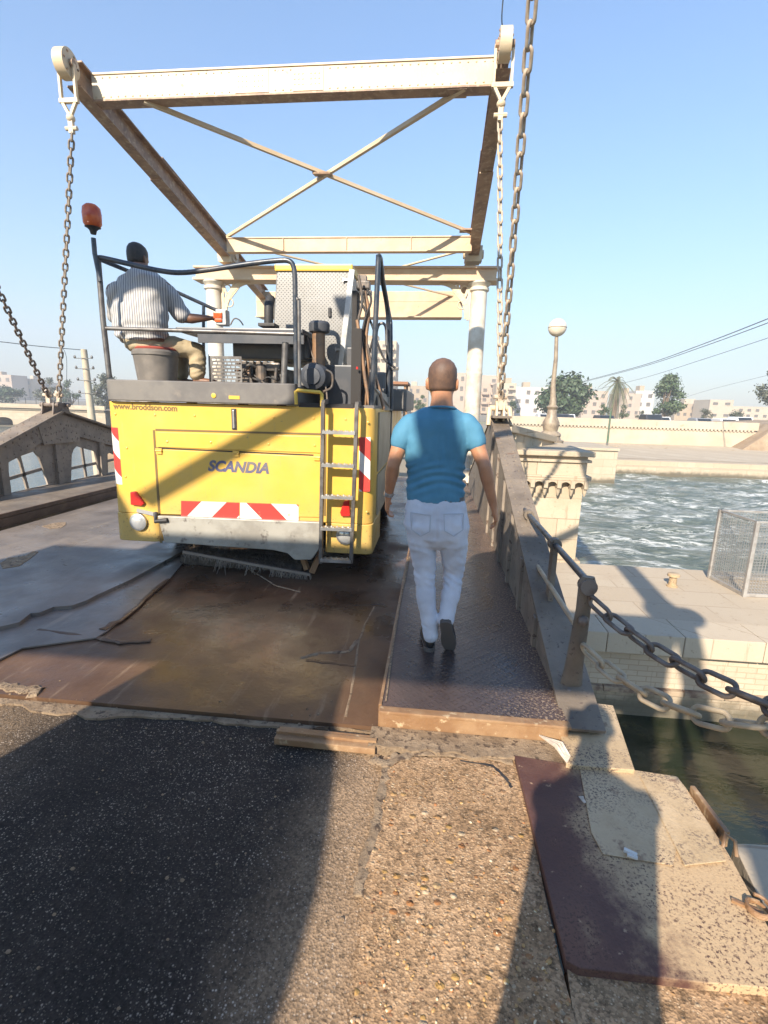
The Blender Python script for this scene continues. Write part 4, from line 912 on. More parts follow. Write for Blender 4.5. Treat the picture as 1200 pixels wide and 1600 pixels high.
M['grey_panel'] = simple('grey tan panel', (0.36, 0.30, 0.20), 0.5, c2=(0.28, 0.22, 0.14), scale=3)  # greyer and duller than the yellow body
M['brush'] = simple('muddy bristles', (0.06, 0.045, 0.035), 0.9, c2=(0.11, 0.085, 0.06), scale=20, bump=0.02, bscale=70)
M['fringe'] = simple('clinging fibres', (0.22, 0.18, 0.14), 0.9, c2=(0.2, 0.16, 0.13), scale=20)
M['amber'] = simple('amber beacon lens', (0.55, 0.10, 0.02), 0.2, c2=(0.42, 0.05, 0.015), scale=12)
M['red_lens'] = simple('red lamp lens', (0.50, 0.025, 0.02), 0.2)
M['lens'] = simple('clear lamp lens', (0.45, 0.45, 0.44), 0.12, 0.4)
M['navy'] = simple('faded navy print', (0.085, 0.085, 0.16), 0.5, c2=(0.15, 0.135, 0.13), scale=6)
M['print_brown'] = simple('faded dark lettering', (0.16, 0.10, 0.03), 0.5)
M['loop'] = simple('yellow handle paint', (0.62, 0.40, 0.05), 0.4)
M['inside'] = simple('machine underside', (0.03, 0.026, 0.023), 0.8)
def stripes(name, ax, k):
    m = Mat(name, 0.45)
    p = m.sep(m.pos(True)); v = m.math('FRACT', m.math('MULTIPLY', m.math('ADD', m.math('MULTIPLY', p[0], ax), p[2]), k))
    q = m.mix(m.math('GREATER_THAN', v, 0.5), (0.52, 0.04, 0.03), (0.66, 0.63, 0.58)); q = m.mix(m.ramp(m.noise(9, 5, 0.7), 0.62, 0.75), q, (0.42, 0.3, 0.15)); m.color(q); return m.m
M['str_a'] = stripes('hazard stripes leaning right', -1.0, 2.05); M['str_b'] = stripes('hazard stripes leaning left', 1.0, 2.05); M['str_c'] = stripes('corner hazard stripes', 0.9, 2.9)
xl0, xr0 = -3.09, -0.53; zt0, zb0 = 1.665, 0.32
mc = thing('road_sweeper', 'yellow road sweeper with open engine deck, black railings and rear ladder', 'road sweeper', ((xl0 + xr0) / 2, YR + 1.8, 0.03))
# body shell: outline of the rear extruded forward
xa, xb = S(250, 800).x, S(506, 800).x
L = 3.7
rad = 0.12
def body_prof(x0, x1, y0_, y1_, r):
    out = []
    for (cx, cy, a0) in ((x0 + r, y0_ + r, 180), (x1 - r, y0_ + r, 270), (x1 - r, y1_ - r, 0), (x0 + r, y1_ - r, 90)):
        for k in range(7): a = R(a0 + 15 * k); out.append((cx + r * math.cos(a), cy + r * math.sin(a)))
    return out
b = MB().prism([(x, y, 0.60) for x, y in body_prof(xl0, xr0, YR, YR + L, rad)], (0, 0, zt0 - 0.60))
b.build('body', M['yellow'], mc, smooth=30, bevel=0.008)
b = MB().prism([(x, y, zb0) for x, y in body_prof(xl0, xa, YR + 0.001, YR + 0.75, 0.10)], (0, 0, 0.279)); b.build('corner_panel', M['yellow'], mc, smooth=30, bevel=0.006)
b = MB().prism([(x, y, zb0 - 0.01) for x, y in body_prof(xb, xr0, YR + 0.001, YR + 0.75, 0.06)], (0, 0, 0.289)); b.build('corner_panel', M['yellow'], mc, smooth=30, bevel=0.006)
MB().box(((xl0 + xr0) / 2, YR + 2.1, 0.44), (xr0 - xl0 - 0.3, 3.2, 0.30)).build('chassis', M['inside'], mc)
# side cladding on the right
b = MB(); b.box((xr0 + 0.008, YR + 0.85, 1.35), (0.016, 1.2, 0.56), bevel=0.004); b.box((xr0 + 0.008, YR + 0.85, 0.84), (0.016, 1.2, 0.40), bevel=0.004); b.build('side_panel', M['grey_panel'], mc)
MB().box((xr0 + 0.012, YR + 1.52, 1.15), (0.03, 0.10, 1.0)).build('side_trim', M['rail'], mc)
# rear panels: vertical joint, hatch with hinge seam
def panel(px, py0, px1, py1, pz0, pz1):
    pass
def rear_plate(name, pts, mt, th=0.012, off=0.0, bevel=0.004):
    P_ = [S(x, y) for x, y in pts]; b = MB().prism([(p.x, YR - off, p.z) for p in P_], (0, -th, 0)); return b.build(name, mt, mc, bevel=bevel)
rear_plate('upper_panel', [(246, 675), (505, 682), (505, 708), (247, 698.5)], M['yellow'], 0.010)
rear_plate('panel_gap', [(243, 670), (508, 677), (508, 680), (243, 673)], M['print_brown'], 0.004, 0, 0)
rear_plate('panel_gap', [(507, 676), (510, 676), (509, 806), (506, 806)], M['print_brown'], 0.004, 0, 0)
rear_plate('panel_gap', [(244, 699), (508, 711), (508, 713), (244, 701)], M['inside'], 0.003, 0.0, 0)
b = MB()
for px, py in [(180 + 62 * i, 647 + 1.3 * i) for i in range(6)] + [(262, 690 ), (330, 691), (420, 694), (492, 696), (198, 700), (196, 745), (575, 660), (573, 800), (540, 655)]:
    b.lathe(S(px, py) + V((0, -0.001 if not (250 < px < 500 and py > 680) else -0.011, 0)), [(0.011, 0), (0.011, 0.004), (0.005, 0.006)], 8, (0, -1, 0))
b.build('bolt_heads', M['yellow'], mc)
hatch = rear_plate('hatch', [(247, 702), (505, 714), (504, 808), (252, 803)], M['yellow'], 0.012)
rear_plate('joint', [(239, 672), (242, 672), (254, 848), (250, 848)], M['print_brown'], 0.003, 0, 0)
for px, py in ((250, 704), (370, 708), (496, 714)):
    b = MB(); c = S(px, py) + V((0, -0.02, 0)); b.box(c + V((0, 0, 0.012)), (0.06, 0.012, 0.022), bevel=0.003); b.box(c - V((0, 0, 0.018)), (0.055, 0.012, 0.026), bevel=0.003); b.tube([c - V((0.03, 0.006, 0)), c + V((0.03, -0.006, 0))], 0.007, 8)
    b.build('hinge', M['yellow'], mc)
c = S(366, 655); b = MB().box(c + V((0, -0.004, 0)), (0.045, 0.012, 0.19), bevel=0.004); b.build('handle_plate', M['black'], mc)
MB().box(c + V((0.0, -0.014, 0.0)), (0.018, 0.014, 0.165), bevel=0.004).build('handle', M['alu'], mc)
def sticker(txt, px, py, px1, shear, bold, mt, off, rot, name='lettering'):
    me = text_mesh(txt, 1.0, shear, 0.001, bold); xs = [v.co.x for v in me.vertices]; ys = [v.co.y for v in me.vertices]
    a, c = S(px, py), S(px1, py); s = (c.x - a.x) / (max(xs) - min(xs))
    me.transform(Matrix.Translation(V((-min(xs), -min(ys), 0))))
    me.transform(Matrix.Translation(V((a.x, YR - off, a.z))) @ Matrix.Rotation(rot, 4, 'Y') @ Matrix.Rotation(R(90), 4, 'X') @ Matrix.Scale(s, 4)); return link_mesh(name, me, mt, mc)
sticker('SCANDIA', 326, 736, 421, 0.28, 0.042, M['navy'], 0.0145, R(0.3))
sticker('www.broddson.com', 177, 639, 277, 0.0, 0.035, M['print_brown'], 0.0015, R(0.6))
rear_plate('hazard_sticker', [(284, 782), (375, 785), (375, 815), (284, 808)], M['str_a'], 0.0015, 0.0122, 0)
rear_plate('hazard_sticker', [(376, 785), (467, 788), (467, 818), (376, 815)], M['str_b'], 0.0015, 0.0122, 0)
b = MB().prism([(x, y, S(190, 757).z) for x, y in body_prof(xl0 - 0.002, xr0 + 0.002, YR - 0.002, YR + L, rad + 0.002)[1:7]] + [(x, y, S(190, 757).z) for x, y in reversed(body_prof(xl0 + 0.001, xr0, YR + 0.001, YR + L, rad)[1:7])], (0, 0, S(180, 668).z - S(190, 757).z)); b.build('hazard_sticker', M['str_c'], mc)
rear_plate('hazard_sticker', [(561, 683), (579, 683), (578, 768), (561, 768)], M['str_c'], 0.002, 0, 0)
# bumper plate and its torn corner
rear_plate('bumper', [(251, 804), (506, 814), (505, 850), (489, 872), (463, 872), (452, 862), (430, 857), (262, 845)], M['bumper'], 0.05, 0.012, 0.008)
MB().tube([S(246, 800) + V((0, -0.03, 0)), S(250, 812) + V((0, -0.075, 0)), S(268, 810) + V((0, -0.075, 0))], 0.022, 8).build('bumper_end', M['black'], mc)
MB().bar(S(215, 797) + V((0, -0.01, 0)), S(242, 803) + V((0, -0.01, 0)), 0.012, 0.035).build('light_strip', M['lens'], mc)
# lights
b = MB().prism([S(*q) + V((0, 0.0, 0)) for q in ((206, 768), (214, 767), (228, 786), (224, 790), (207, 788))], (0, -0.035, 0)); b.build('tail_light', M['red_lens'], mc, bevel=0.01)
c = S(218, 815); b = MB().lathe(c, [(0.085, 0), (0.085, 0.03), (0.07, 0.035)], 20, (0, -1, 0)); l1 = b.build('lamp', M['alu'], mc, smooth=30); MB().lathe(c + V((0, -0.03, 0)), [(0.066, 0), (0.066, 0.006), (0.04, 0.018), (0.01, 0.022)], 20, (0, -1, 0)).build('lens', M['lens'], l1, smooth=True); ORG[l1.name] = ORG[mc.name]
c = S(540, 836); b = MB().lathe(c, [(0.085, 0), (0.085, 0.03), (0.07, 0.035)], 20, (0, -1, 0)); l1 = b.build('lamp', M['alu'], mc, smooth=30); MB().lathe(c + V((0, -0.03, 0)), [(0.066, 0), (0.066, 0.006), (0.04, 0.018), (0.01, 0.022)], 20, (0, -1, 0)).build('lens', M['lens'], l1, smooth=True)
b = MB().prism([S(*q) for q in ((546, 780), (538, 782), (532, 800), (534, 806), (548, 806))], (0, -0.035, 0)); b.build('tail_light', M['red_lens'], mc, bevel=0.01)
# ladder
yl = -0.13
rl_ = [(510, 629), (509, 700), (507, 800), (506, 873)]; rr_ = [(561, 632), (559, 700), (555, 800), (552, 873)]
ld = MB()
for side in (rl_, rr_):
    P_ = [S(x, y) + V((0, yl, 0)) for x, y in side]
    for i in range(3): ld.bar(P_[i], P_[i + 1], 0.03, 0.05, (0, 1, 0))
    ld.bar(P_[0], P_[0] + V((0, 0.16, 0.01)), 0.03, 0.04)
lad = ld.build('ladder', M['rail_grey'], mc)
for y in (675, 725, 773, 821, 869):
    t = (y - 629) / 244; a, c = S(510 - 4 * t, y - 1) + V((0, yl, 0)), S(561 - 9 * t, y + 1) + V((0, yl, 0))
    b = MB().bar(a, c, 0.07, 0.028); n = 11
    for i in range(n): b.box(a.lerp(c, (i + .5) / n) + V((0, -0.02 + 0.04 * (i % 2), 0.016)), (0.012, 0.02, 0.012))
    b.build('rung', M['alu'], lad); 
# brush and hanging fibres
b = MB(); a, c = S(292, 872, 0.35), S(476, 892, 0.30); n = 60; ax_ = (c - a)
for i in range(n):
    p0 = a + ax_ * i / n
    for k in range(26):
        an = 2 * math.pi * (k + rng.random()) / 26; r1 = 0.15 + 0.03 * rng.random()
        e = p0 + V((rng.uniform(-.03, .03), math.cos(an) * r1, math.sin(an) * r1)); s = p0 + V((0, math.cos(an) * 0.05, math.sin(an) * 0.05))
        b.bm.faces.new([b.bm.verts.new(v) for v in (s + V((-0.008, 0, 0)), s + V((0.008, 0, 0)), e)])
b.tube([a, c], 0.13, 16); b.build('brush', M['brush'], mc)
b = MB(); a, c = S(286, 862, 0.02), S(485, 898, 0.0); b.bar(a, c, 0.02, 0.025)
for i in range(260):
    u = rng.random() ; p0 = a.lerp(c, u); ln = rng.choice([0.03, 0.05, 0.06, 0.08, 0.14]) * rng.uniform(0.6, 1.2) * (1.9 if 0.25 < u < 0.34 or u > 0.7 or 0.5 < u < 0.55 else 0.7)
    d = V((rng.uniform(-.5, .3), rng.uniform(-.3, .3), -1)).normalized(); b.tube([p0, p0 + d * ln * 0.5 + V((rng.uniform(-.02, .02), 0, 0)), p0 + d * ln], [0.004, 0.003, 0.001], 4)
b.build('fibre_fringe', M['fringe'], mc)
b = MB(); b.bar(S(487, 895, 0.0), S(503, 858, 0.05), 0.03, 0.05); b.bar(S(480, 890, 0.1), S(470, 862, 0.15), 0.03, 0.06); b.build('brush_arm', M['rust_plate'], mc)
def wheel(x, y):
    t = MB().lathe((x, y, 0.42), [(0.24, -0.13), (0.36, -0.13), (0.40, -0.09), (0.40, 0.09), (0.36, 0.13), (0.24, 0.13)], 28, (1, 0, 0)).build('wheel', M['black'], mc, smooth=30)
    MB().lathe((x, y, 0.42), [(0.0, -0.06), (0.10, -0.06), (0.12, -0.1), (0.235, -0.12), (0.235, 0.12), (0.12, 0.10), (0.1, 0.06), (0, 0.06)], 20, (1, 0, 0)).build('rim', M['grey_panel'], t)
for x in (xl0 + 0.25, xr0 - 0.25):
    for y in (YR + 1.1, YR + 3.0): wheel(x, y)
# platform
zp = S(300, 596).z; pz0 = S(300, 629).z
pxl, pxr = S(168, 600).x, S(463, 610).x
b = MB().prism([(x, y, pz0) for x, y in body_prof(pxl, pxr, YR - 0.06, YR + 1.35, 0.07)], (0, 0, zp - pz0)); b.build('platform', M['plastic'], mc, smooth=30, bevel=0.01)
b = MB(); c = S(334, 618, -0.06); b.lathe(c, [(0.022, 0), (0.022, 0.006), (0.008, 0.008)], 12, (0, -1, 0)); b.build('bolt', M['loop'], mc)
MB().box(S(366, 621, -0.062), (0.10, 0.006, 0.03)).build('plate', M['loop'], mc)
b = MB()
for px in (180, 240, 300, 380, 440): b.box(S(px, 632 - 0.0, 0.1), (0.06, 0.1, 0.05))
b.box(S(520, 634, 0.3), (0.5, 0.6, 0.04)); b.build('mounting_block', M['inside'], mc)
# deck behind the platform
MB().box(((pxr + xr0) / 2, YR + 0.75, zt0 + 0.012), (xr0 - pxr - 0.03, 1.4, 0.03)).build('engine_tray', M['plastic'], mc)
# railings
def pipe(name, pts, r, mt=None): return MB().tube(pts, r, 10).build(name, mt or M['rail'], mc, smooth=True)
def smooth_path(P_, n=6):
    P_ = [V(p) for p in P_]; out = []
    for i in range(len(P_) - 1):
        p0, p1, p2, p3 = P_[max(i - 1, 0)], P_[i], P_[i + 1], P_[min(i + 2, len(P_) - 1)]
        for k in range(n):
            t = k / n; out.append(0.5 * ((2 * p1) + (-p0 + p2) * t + (2 * p0 - 5 * p1 + 4 * p2 - p3) * t * t + (-p0 + 3 * p1 - 3 * p2 + p3) * t ** 3))
    return out + [P_[-1]]
pipe('rail_post', [S(171, 590), S(161, 500), S(153, 402)], 0.024, M['rail_grey'])
pipe('beacon_pole', [S(157, 440, -0.03), S(148, 396, -0.03), S(146, 372, -0.03)], 0.020)
c = S(146, 366, -0.03)
bc = MB().lathe(c, [(0.022, 0), (0.03, 0.03), (0.05, 0.05), (0.065, 0.055)], 16).build('beacon_base', M['black'], mc, smooth=True)
MB().lathe(c + V((0, 0, 0.052)), [(0.056, 0), (0.074, 0.03), (0.077, 0.11), (0.071, 0.155), (0.045, 0.18), (0.01, 0.185)], 20).build('beacon', M['amber'], mc, smooth=50)
pipe('top_rail', smooth_path([S(153, 404), S(160, 403), S(200, 412), S(250, 423), S(285, 426), S(330, 421), S(390, 412), S(435, 407), S(452, 408), S(459, 418), S(461, 440)]) + [S(462, 520), S(463, 600)], 0.022)
pipe('mid_rail', [S(166, 513), S(300, 517), S(462, 522)], 0.018, M['rail_grey'])
pipe('side_rail', [S(153, 404), S(240, 440, 1.0), S(330, 481, 1.35), S(346, 488, 1.35)], 0.02)
pipe('side_post', [S(318, 476, 1.3), S(318, 500, 1.3), S(318, 560, 1.3)], 0.018)
pipe('grab_rail', smooth_path([S(468, 605), S(467, 480), S(466, 470), S(463, 466)], 5), 0.017, M['rail_grey'])
pipe('corner_post', [S(443, 600, 0.1), S(446, 535, 0.1)], 0.03, M['rail_grey'])
yl_ = [S(463, 632, -0.1), S(462, 612, -0.1), S(465, 610, -0.1), S(500, 613, -0.1), S(503, 616, -0.1), S(503, 635, -0.1)]
pipe('loop_handle', yl_, 0.016, M['loop'])
# console table
b = MB(); a0, a1 = S(276, 512, 0.25), S(474, 516, 0.25); zt_t, zt_b = S(400, 513, 0.25).z, S(400, 533, 0.25).z
b.box(((a0.x + a1.x) / 2, YR + 0.50, zt_t - 0.02), (a1.x - a0.x, 0.55, 0.04), bevel=0.012); b.box(((a0.x + a1.x) / 2 + 0.1, YR + 0.27, (zt_t + zt_b) / 2 - 0.02), (a1.x - a0.x - 0.2, 0.03, zt_t - zt_b))
b.box(((a0.x + a1.x) / 2 + 0.2, YR + 0.62, zt_b - 0.06), (a1.x - a0.x - 0.5, 0.3, 0.16), bevel=0.02); b.build('console', M['table'], mc)
c = S(345, 497, 0.35); b = MB().box(c + V((0.02, 0, 0)), (0.10, 0.10, 0.14), bevel=0.01); b.build('control_box', M['alu'], mc)
b = MB(); b.box(c + V((-0.005, -0.055, 0.015)), (0.085, 0.02, 0.055), bevel=0.008); b.box(c + V((0, -0.055, -0.03)), (0.07, 0.02, 0.03), bevel=0.006); b.build('button_panel', M['amber'], mc)
pipe('cable', smooth_path([S(360, 508, 0.35), S(366, 498, 0.35), S(374, 500, 0.35), S(380, 508, 0.4)], 4), 0.006, M['hose'])
pipe('exhaust_stub', smooth_path([S(420, 510, 0.4), S(420, 480, 0.4), S(423, 466, 0.45)], 4), 0.045, M['black'])
MB().box(S(420, 509, 0.42), (0.16, 0.16, 0.03), bevel=0.006).build('exhaust_flange', M['black'], mc)
# perforated guard
me_holes = []
gw, gh = S(379, 580, 0.2).x - S(330, 580, 0.2).x, S(350, 556, 0.2).z - S(350, 599, 0.2).z
for r_ in range(7):
    for c_ in range(6):
        x0 = 0.018 + c_ * (gw - 0.03) / 6 + (0.012 if r_ % 2 else 0); z0 = 0.02 + r_ * (gh - 0.03) / 7
        if x0 + 0.034 < gw - 0.006: me_holes.append([(x0, z0), (x0 + 0.034, z0), (x0 + 0.038, z0 + 0.008), (x0 + 0.034, z0 + 0.016), (x0, z0 + 0.016), (x0 - 0.004, z0 + 0.008)])
me = plate([(-0.012, 0), (gw, 0), (gw, gh), (-0.012, gh)], me_holes, 0.006)
o_ = S(330, 599, 0.2); me2 = me.copy()
me.transform(Matrix.Translation(o_) @ Matrix.Rotation(R(90), 4, 'X')); link_mesh('perforated_guard', me, M['rail_grey'], mc)
me2.transform(Matrix.Translation(o_ + V((-0.012, 0, 0))) @ Matrix.Rotation(R(115), 4, 'Z') @ Matrix.Rotation(R(90), 4, 'X') @ Matrix.Diagonal((1.3, 1.05, 1, 1))); link_mesh('perforated_guard', me2, M['rail'], mc)
# engine
b = MB(); e0 = S(410, 590, 0.5)
b.box(e0 + V((0, 0.15, -0.02)), (0.50, 0.35, 0.22), bevel=0.02); b.box(e0 + V((-0.12, -0.03, 0.05)), (0.12, 0.12, 0.12), bevel=0.015); b.lathe(e0 + V((0.02, -0.08, -0.10)), [(0.055, 0), (0.06, 0.02), (0.06, 0.2), (0.045, 0.22)], 14)
b.lathe(e0 + V((-0.10, -0.08, -0.06)), [(0.05, 0), (0.05, 0.08), (0.07, 0.09), (0.07, 0.12)], 12, (0, -1, 0)); b.box(e0 + V((0.14, 0.0, 0.10)), (0.14, 0.2, 0.08), bevel=0.02); b.box(e0 + V((0.20, -0.06, -0.04)), (0.09, 0.1, 0.14), bevel=0.01)
for i in range(6): b.box(e0 + V((-0.22 + 0.07 * i, -0.04, 0.125)), (0.045, 0.10, 0.05), bevel=0.008)
b.build('engine', M['engine'], mc)
for i in range(9):
    rr = random.Random(40 + i); p0 = e0 + V((rr.uniform(-.25, .25), -0.12, rr.uniform(-.1, .12))); p1 = e0 + V((rr.uniform(-.2, .45), -0.12, rr.uniform(-.16, .12)))
    pipe('engine_hose', smooth_path([p0, p0.lerp(p1, .4) + V((0, -0.05, rr.uniform(-.08, .08))), p1], 6), rr.choice([0.008, 0.012, 0.016]), rr.choice([M['hose'], M['copper'], M['black']]))
# air cleaner and intake
c = S(489, 588, 0.25); MB().lathe(c + V((0, 0.30, 0)), [(0.10, 0), (0.125, 0.02), (0.13, 0.1), (0.13, 0.26), (0.12, 0.28), (0.12, 0.31), (0.08, 0.33), (0.075, 0.345), (0.01, 0.35)], 24, (0, -1, 0)).build('air_cleaner', M['table'], mc, smooth=35)
b = MB(); s = S(498, 572, 0.42); b.lathe(s, [(0.062, 0), (0.062, S(498, 520, 0.42).z - s.z)], 18); b.build('intake_pipe', M['copper'], mc, smooth=30)
s = S(499, 521, 0.42); MB().lathe(s, [(0.07, 0), (0.095, 0.012), (0.10, 0.03), (0.10, 0.085), (0.085, 0.105), (0.03, 0.11)], 18).build('rain_cap', M['table'], mc, smooth=35)
pipe('hood_arc', smooth_path([S(462, 545, 0.5), S(470, 525, 0.5), S(480, 535, 0.5), S(482, 560, 0.5)], 5), 0.05, M['table'])
pipe('cable', smooth_path([S(478, 520, 0.4), S(490, 560, 0.38), S(508, 600, 0.3), S(512, 640, 0.2)], 5), 0.009, M['hose'])
pipe('cable', smooth_path([S(510, 578, 0.3), S(519, 585, 0.3), S(518, 605, 0.3), S(505, 612, 0.25)], 5), 0.012, M['hose'])
# tall tread plate cabinet
d0 = 0.75
F_ = [S(432, 422, d0), S(549, 422, d0), S(531, 574, d0), S(424, 566, d0)]
b = MB(); Bk = [p + V((0, 0.62, 0)) for p in F_]
vs_ = [b.bm.verts.new(p) for p in F_ + Bk]
for f in ((0, 1, 2, 3), (4, 7, 6, 5), (0, 4, 5, 1), (1, 5, 6, 2), (2, 6, 7, 3), (3, 7, 4, 0)): b.bm.faces.new([vs_[i] for i in f])
cab = b.build('cabinet', M['tread'], mc, bevel=0.012)
t0, t1 = F_[0], F_[1]; b = MB().box((t0 + t1) / 2 + V((0.0, 0.31, 0.02)), (t1.x - t0.x + 0.03, 0.66, 0.065), bevel=0.015); b.build('cabinet_cap', M['loop'], mc)
b = MB().bar(F_[1] + V((0.008, -0.006, 0)), F_[2] + V((0.008, -0.006, 0)), 0.05, 0.03, (0, 1, 0)); b.build('cabinet_edge', M['alu'], mc)
for px, py in ((541, 437), (529, 546)):
    b = MB(); c = S(px, py, d0 - 0.02); b.box(c, (0.05, 0.012, 0.018)); b.box(c + V((-0.03, 0, 0)), (0.012, 0.012, 0.04)); b.build('hinge', M['alu'], mc)
b = MB().box(S(515, 488, d0 - 0.012), (0.03, 0.02, 0.09), bevel=0.008); b.build('latch', M['black'], mc)
b = MB(); a0 = S(531, 600, 0.55); b.box((a0.x - 0.02, YR + 0.95, (S(530, 570, .55).z + zt0) / 2), (0.34, 0.75, S(530, 570, .55).z - zt0), bevel=0.012); b.box((S(545, 600, .5).x, YR + 0.95, (S(545, 540, .5).z + zt0) / 2), (0.10, 0.6, S(545, 540, .5).z - zt0), bevel=0.01); b.build('cabinet_base', M['table'], mc)
# valves, hoses and rails on the right
b = MB(); c = S(568, 447, 0.6); b.box(c, (0.13, 0.12, 0.07), bevel=0.01); b.box(c + V((0, 0, 0.06)), (0.06, 0.08, 0.06)); b.box(c + V((0.03, 0, -0.06)), (0.10, 0.08, 0.04), bevel=0.008); b.build('valve_block', M['engine'], mc)
hs = [((562, 455), (572, 480), (568, 520), (560, 560), (558, 620)), ((570, 455), (576, 490), (572, 530), (575, 580), (570, 635)), ((574, 452), (580, 470), (570, 500), (564, 540), (566, 600)), ((560, 430), (566, 470), (560, 500), (553, 560), (552, 600)), ((565, 520), (575, 560), (590, 600), (600, 640)), ((590, 505), (575, 560), (568, 610), (562, 640)), ((574, 540), (582, 580), (588, 620), (590, 650)), ((558, 500), (564, 540), (570, 590), (578, 640)), ((563, 470), (580, 505), (588, 530), (600, 560), (618, 575))]
for i, h_ in enumerate(hs):
    pipe('hydraulic_hose', smooth_path([S(x, y, 0.55 - 0.04 * (i % 4)) for x, y in h_], 5), [0.013, 0.017, 0.011][i % 3], [M['hose'], M['copper'], M['black']][i % 3])
b = MB(); b.box(S(560, 575, 0.55), (0.10, 0.3, 0.7), bevel=0.01); b.box(S(556, 500, 0.6), (0.05, 0.2, 0.5), bevel=0.01); b.build('hose_rack', M['inside'], mc)
MB().box(S(558, 575, 0.35), (0.018, 0.01, 0.022)).build('reflector', M['red_lens'], mc)
pipe('guard_rail', smooth_path([S(580, 640, 0.2), S(586, 520, 0.2), S(591, 410, 0.2), S(592, 401, 0.2), S(594, 404, 0.25)], 5) + smooth_path([S(598, 440, 0.5), S(605, 480, 0.8), S(607, 520, 0.9), S(606, 620, 0.9)], 5), 0.024)
pipe('guard_rail', smooth_path([S(612, 640, 1.0), S(611, 520, 1.0), S(610, 500, 1.0), S(604, 470, 0.9)], 5), 0.018)
pipe('guard_hoop', smooth_path([S(588, 640, 0.8), S(588, 540, 0.8), S(590, 512, 0.8), S(597, 505, 0.8), S(603, 512, 0.8), S(604, 540, 0.8)], 5), 0.014, M['rail_grey'])
MB().box(S(617, 576, 0.9), (0.08, 0.05, 0.03), bevel=0.006).build('mirror_arm', M['rail_grey'], mc)
b = MB().prism([S(576, 612, 0.3), S(584, 606, 0.3), S(612, 622, 1.2), S(612, 641, 1.2), S(576, 641, 0.3)], (0.012, 0, 0)); b.build('side_sheet', M['bumper'], mc)
b = MB(); b.box((xr0 - 0.05, YR + 2.4, zt0 + 0.1), (0.5, 2.0, 0.25), bevel=0.03); b.box(((xl0 + xr0) / 2, YR + 3.2, zt0 + 0.25), (2.2, 0.9, 0.5), bevel=0.04); b.build('front_housing', M['plastic'], mc)
# bucket used as a seat
bk = thing('bucket', 'upturned grey bucket used as a seat on the sweeper platform', 'bucket', S(246, 594, 0.3))
c = V((S(246, 594, 0.3).x, YR + 0.3, zp + 0.002)); hb = S(246, 548, 0.3).z - c.z
M['bucket'] = simple('worn bucket plastic', (0.13, 0.115, 0.10), 0.6, c2=(0.19, 0.165, 0.14), scale=5)
MB().lathe(c, [(0.175, 0), (0.178, 0.02), (0.205, hb - 0.05), (0.215, hb - 0.05), (0.215, hb - 0.02), (0.20, hb), (0.02, hb)], 28).build('shell', M['bucket'], bk, smooth=35)
MB().lathe(c + V((0, 0, hb + 0.001)), [(0.19, 0), (0.195, 0.012), (0.18, 0.025), (0.02, 0.026)], 24).build('cushion', simple('red rag cushion', (0.30, 0.06, 0.04), 0.8), bk, smooth=True)
SEATZ = c.z + hb + 0.025
# ------------------------------------------------------------------ people
def skin_mat(name, c, c2):
    m = Mat(name, 0.45); m.color(m.mix(m.ramp(m.noise(14, 5), 0.35, 0.7), c, c2)); m.bump(m.noise(180, 3), 0.0008); m.b.inputs['Subsurface Weight'].default_value = 0.08; m.b.inputs['Subsurface Radius'].default_value = (0.02, 0.008, 0.004); return m.m
M['skin'] = skin_mat('tanned skin', (0.46, 0.22, 0.12), (0.38, 0.175, 0.09)); M['skin_dark'] = skin_mat('dark tanned skin', (0.19, 0.09, 0.05), (0.15, 0.07, 0.04))
M['stubble'] = simple('shaved hair', (0.10, 0.058, 0.04), 0.6, c2=(0.14, 0.078, 0.05), scale=30, bump=0.001, bscale=200)
M['hair'] = simple('black hair', (0.018, 0.014, 0.012), 0.5, c2=(0.035, 0.027, 0.022), scale=40, bump=0.006, bscale=120)
M['tee'] = simple('teal blue cotton', (0.058, 0.19, 0.29), 0.8, c2=(0.072, 0.22, 0.33), scale=6, bump=0.001, bscale=250)
M['jeans'] = simple('white denim', (0.56, 0.58, 0.64), 0.8, c2=(0.48, 0.50, 0.56), scale=5, bump=0.001, bscale=220)
M['shoe'] = simple('black leather', (0.018, 0.016, 0.016), 0.35, c2=(0.05, 0.042, 0.038), scale=14)
M['sole'] = simple('dusty rubber sole', (0.10, 0.085, 0.075), 0.8)
M['khaki'] = simple('khaki cotton', (0.40, 0.32, 0.20), 0.85, c2=(0.32, 0.245, 0.15), scale=4, c3=(0.22, 0.16, 0.1), scale3=10, lo3=0.6, hi3=0.75, bump=0.002, bscale=160)
m = Mat('striped shirt', 0.8)
xx = m.sep(m.pos(True, (1, 1, 1), (0, 0, R(-28))))[0]
v = m.math('SINE', m.math('MULTIPLY', m.math('ADD', xx, m.math('MULTIPLY', m.noise(5, 2), 0.02)), 300.0))
m.color(m.mix(m.ramp(v, -0.1, 0.6), (0.46, 0.44, 0.41), (0.19, 0.19, 0.21))); M['shirt'] = m.m
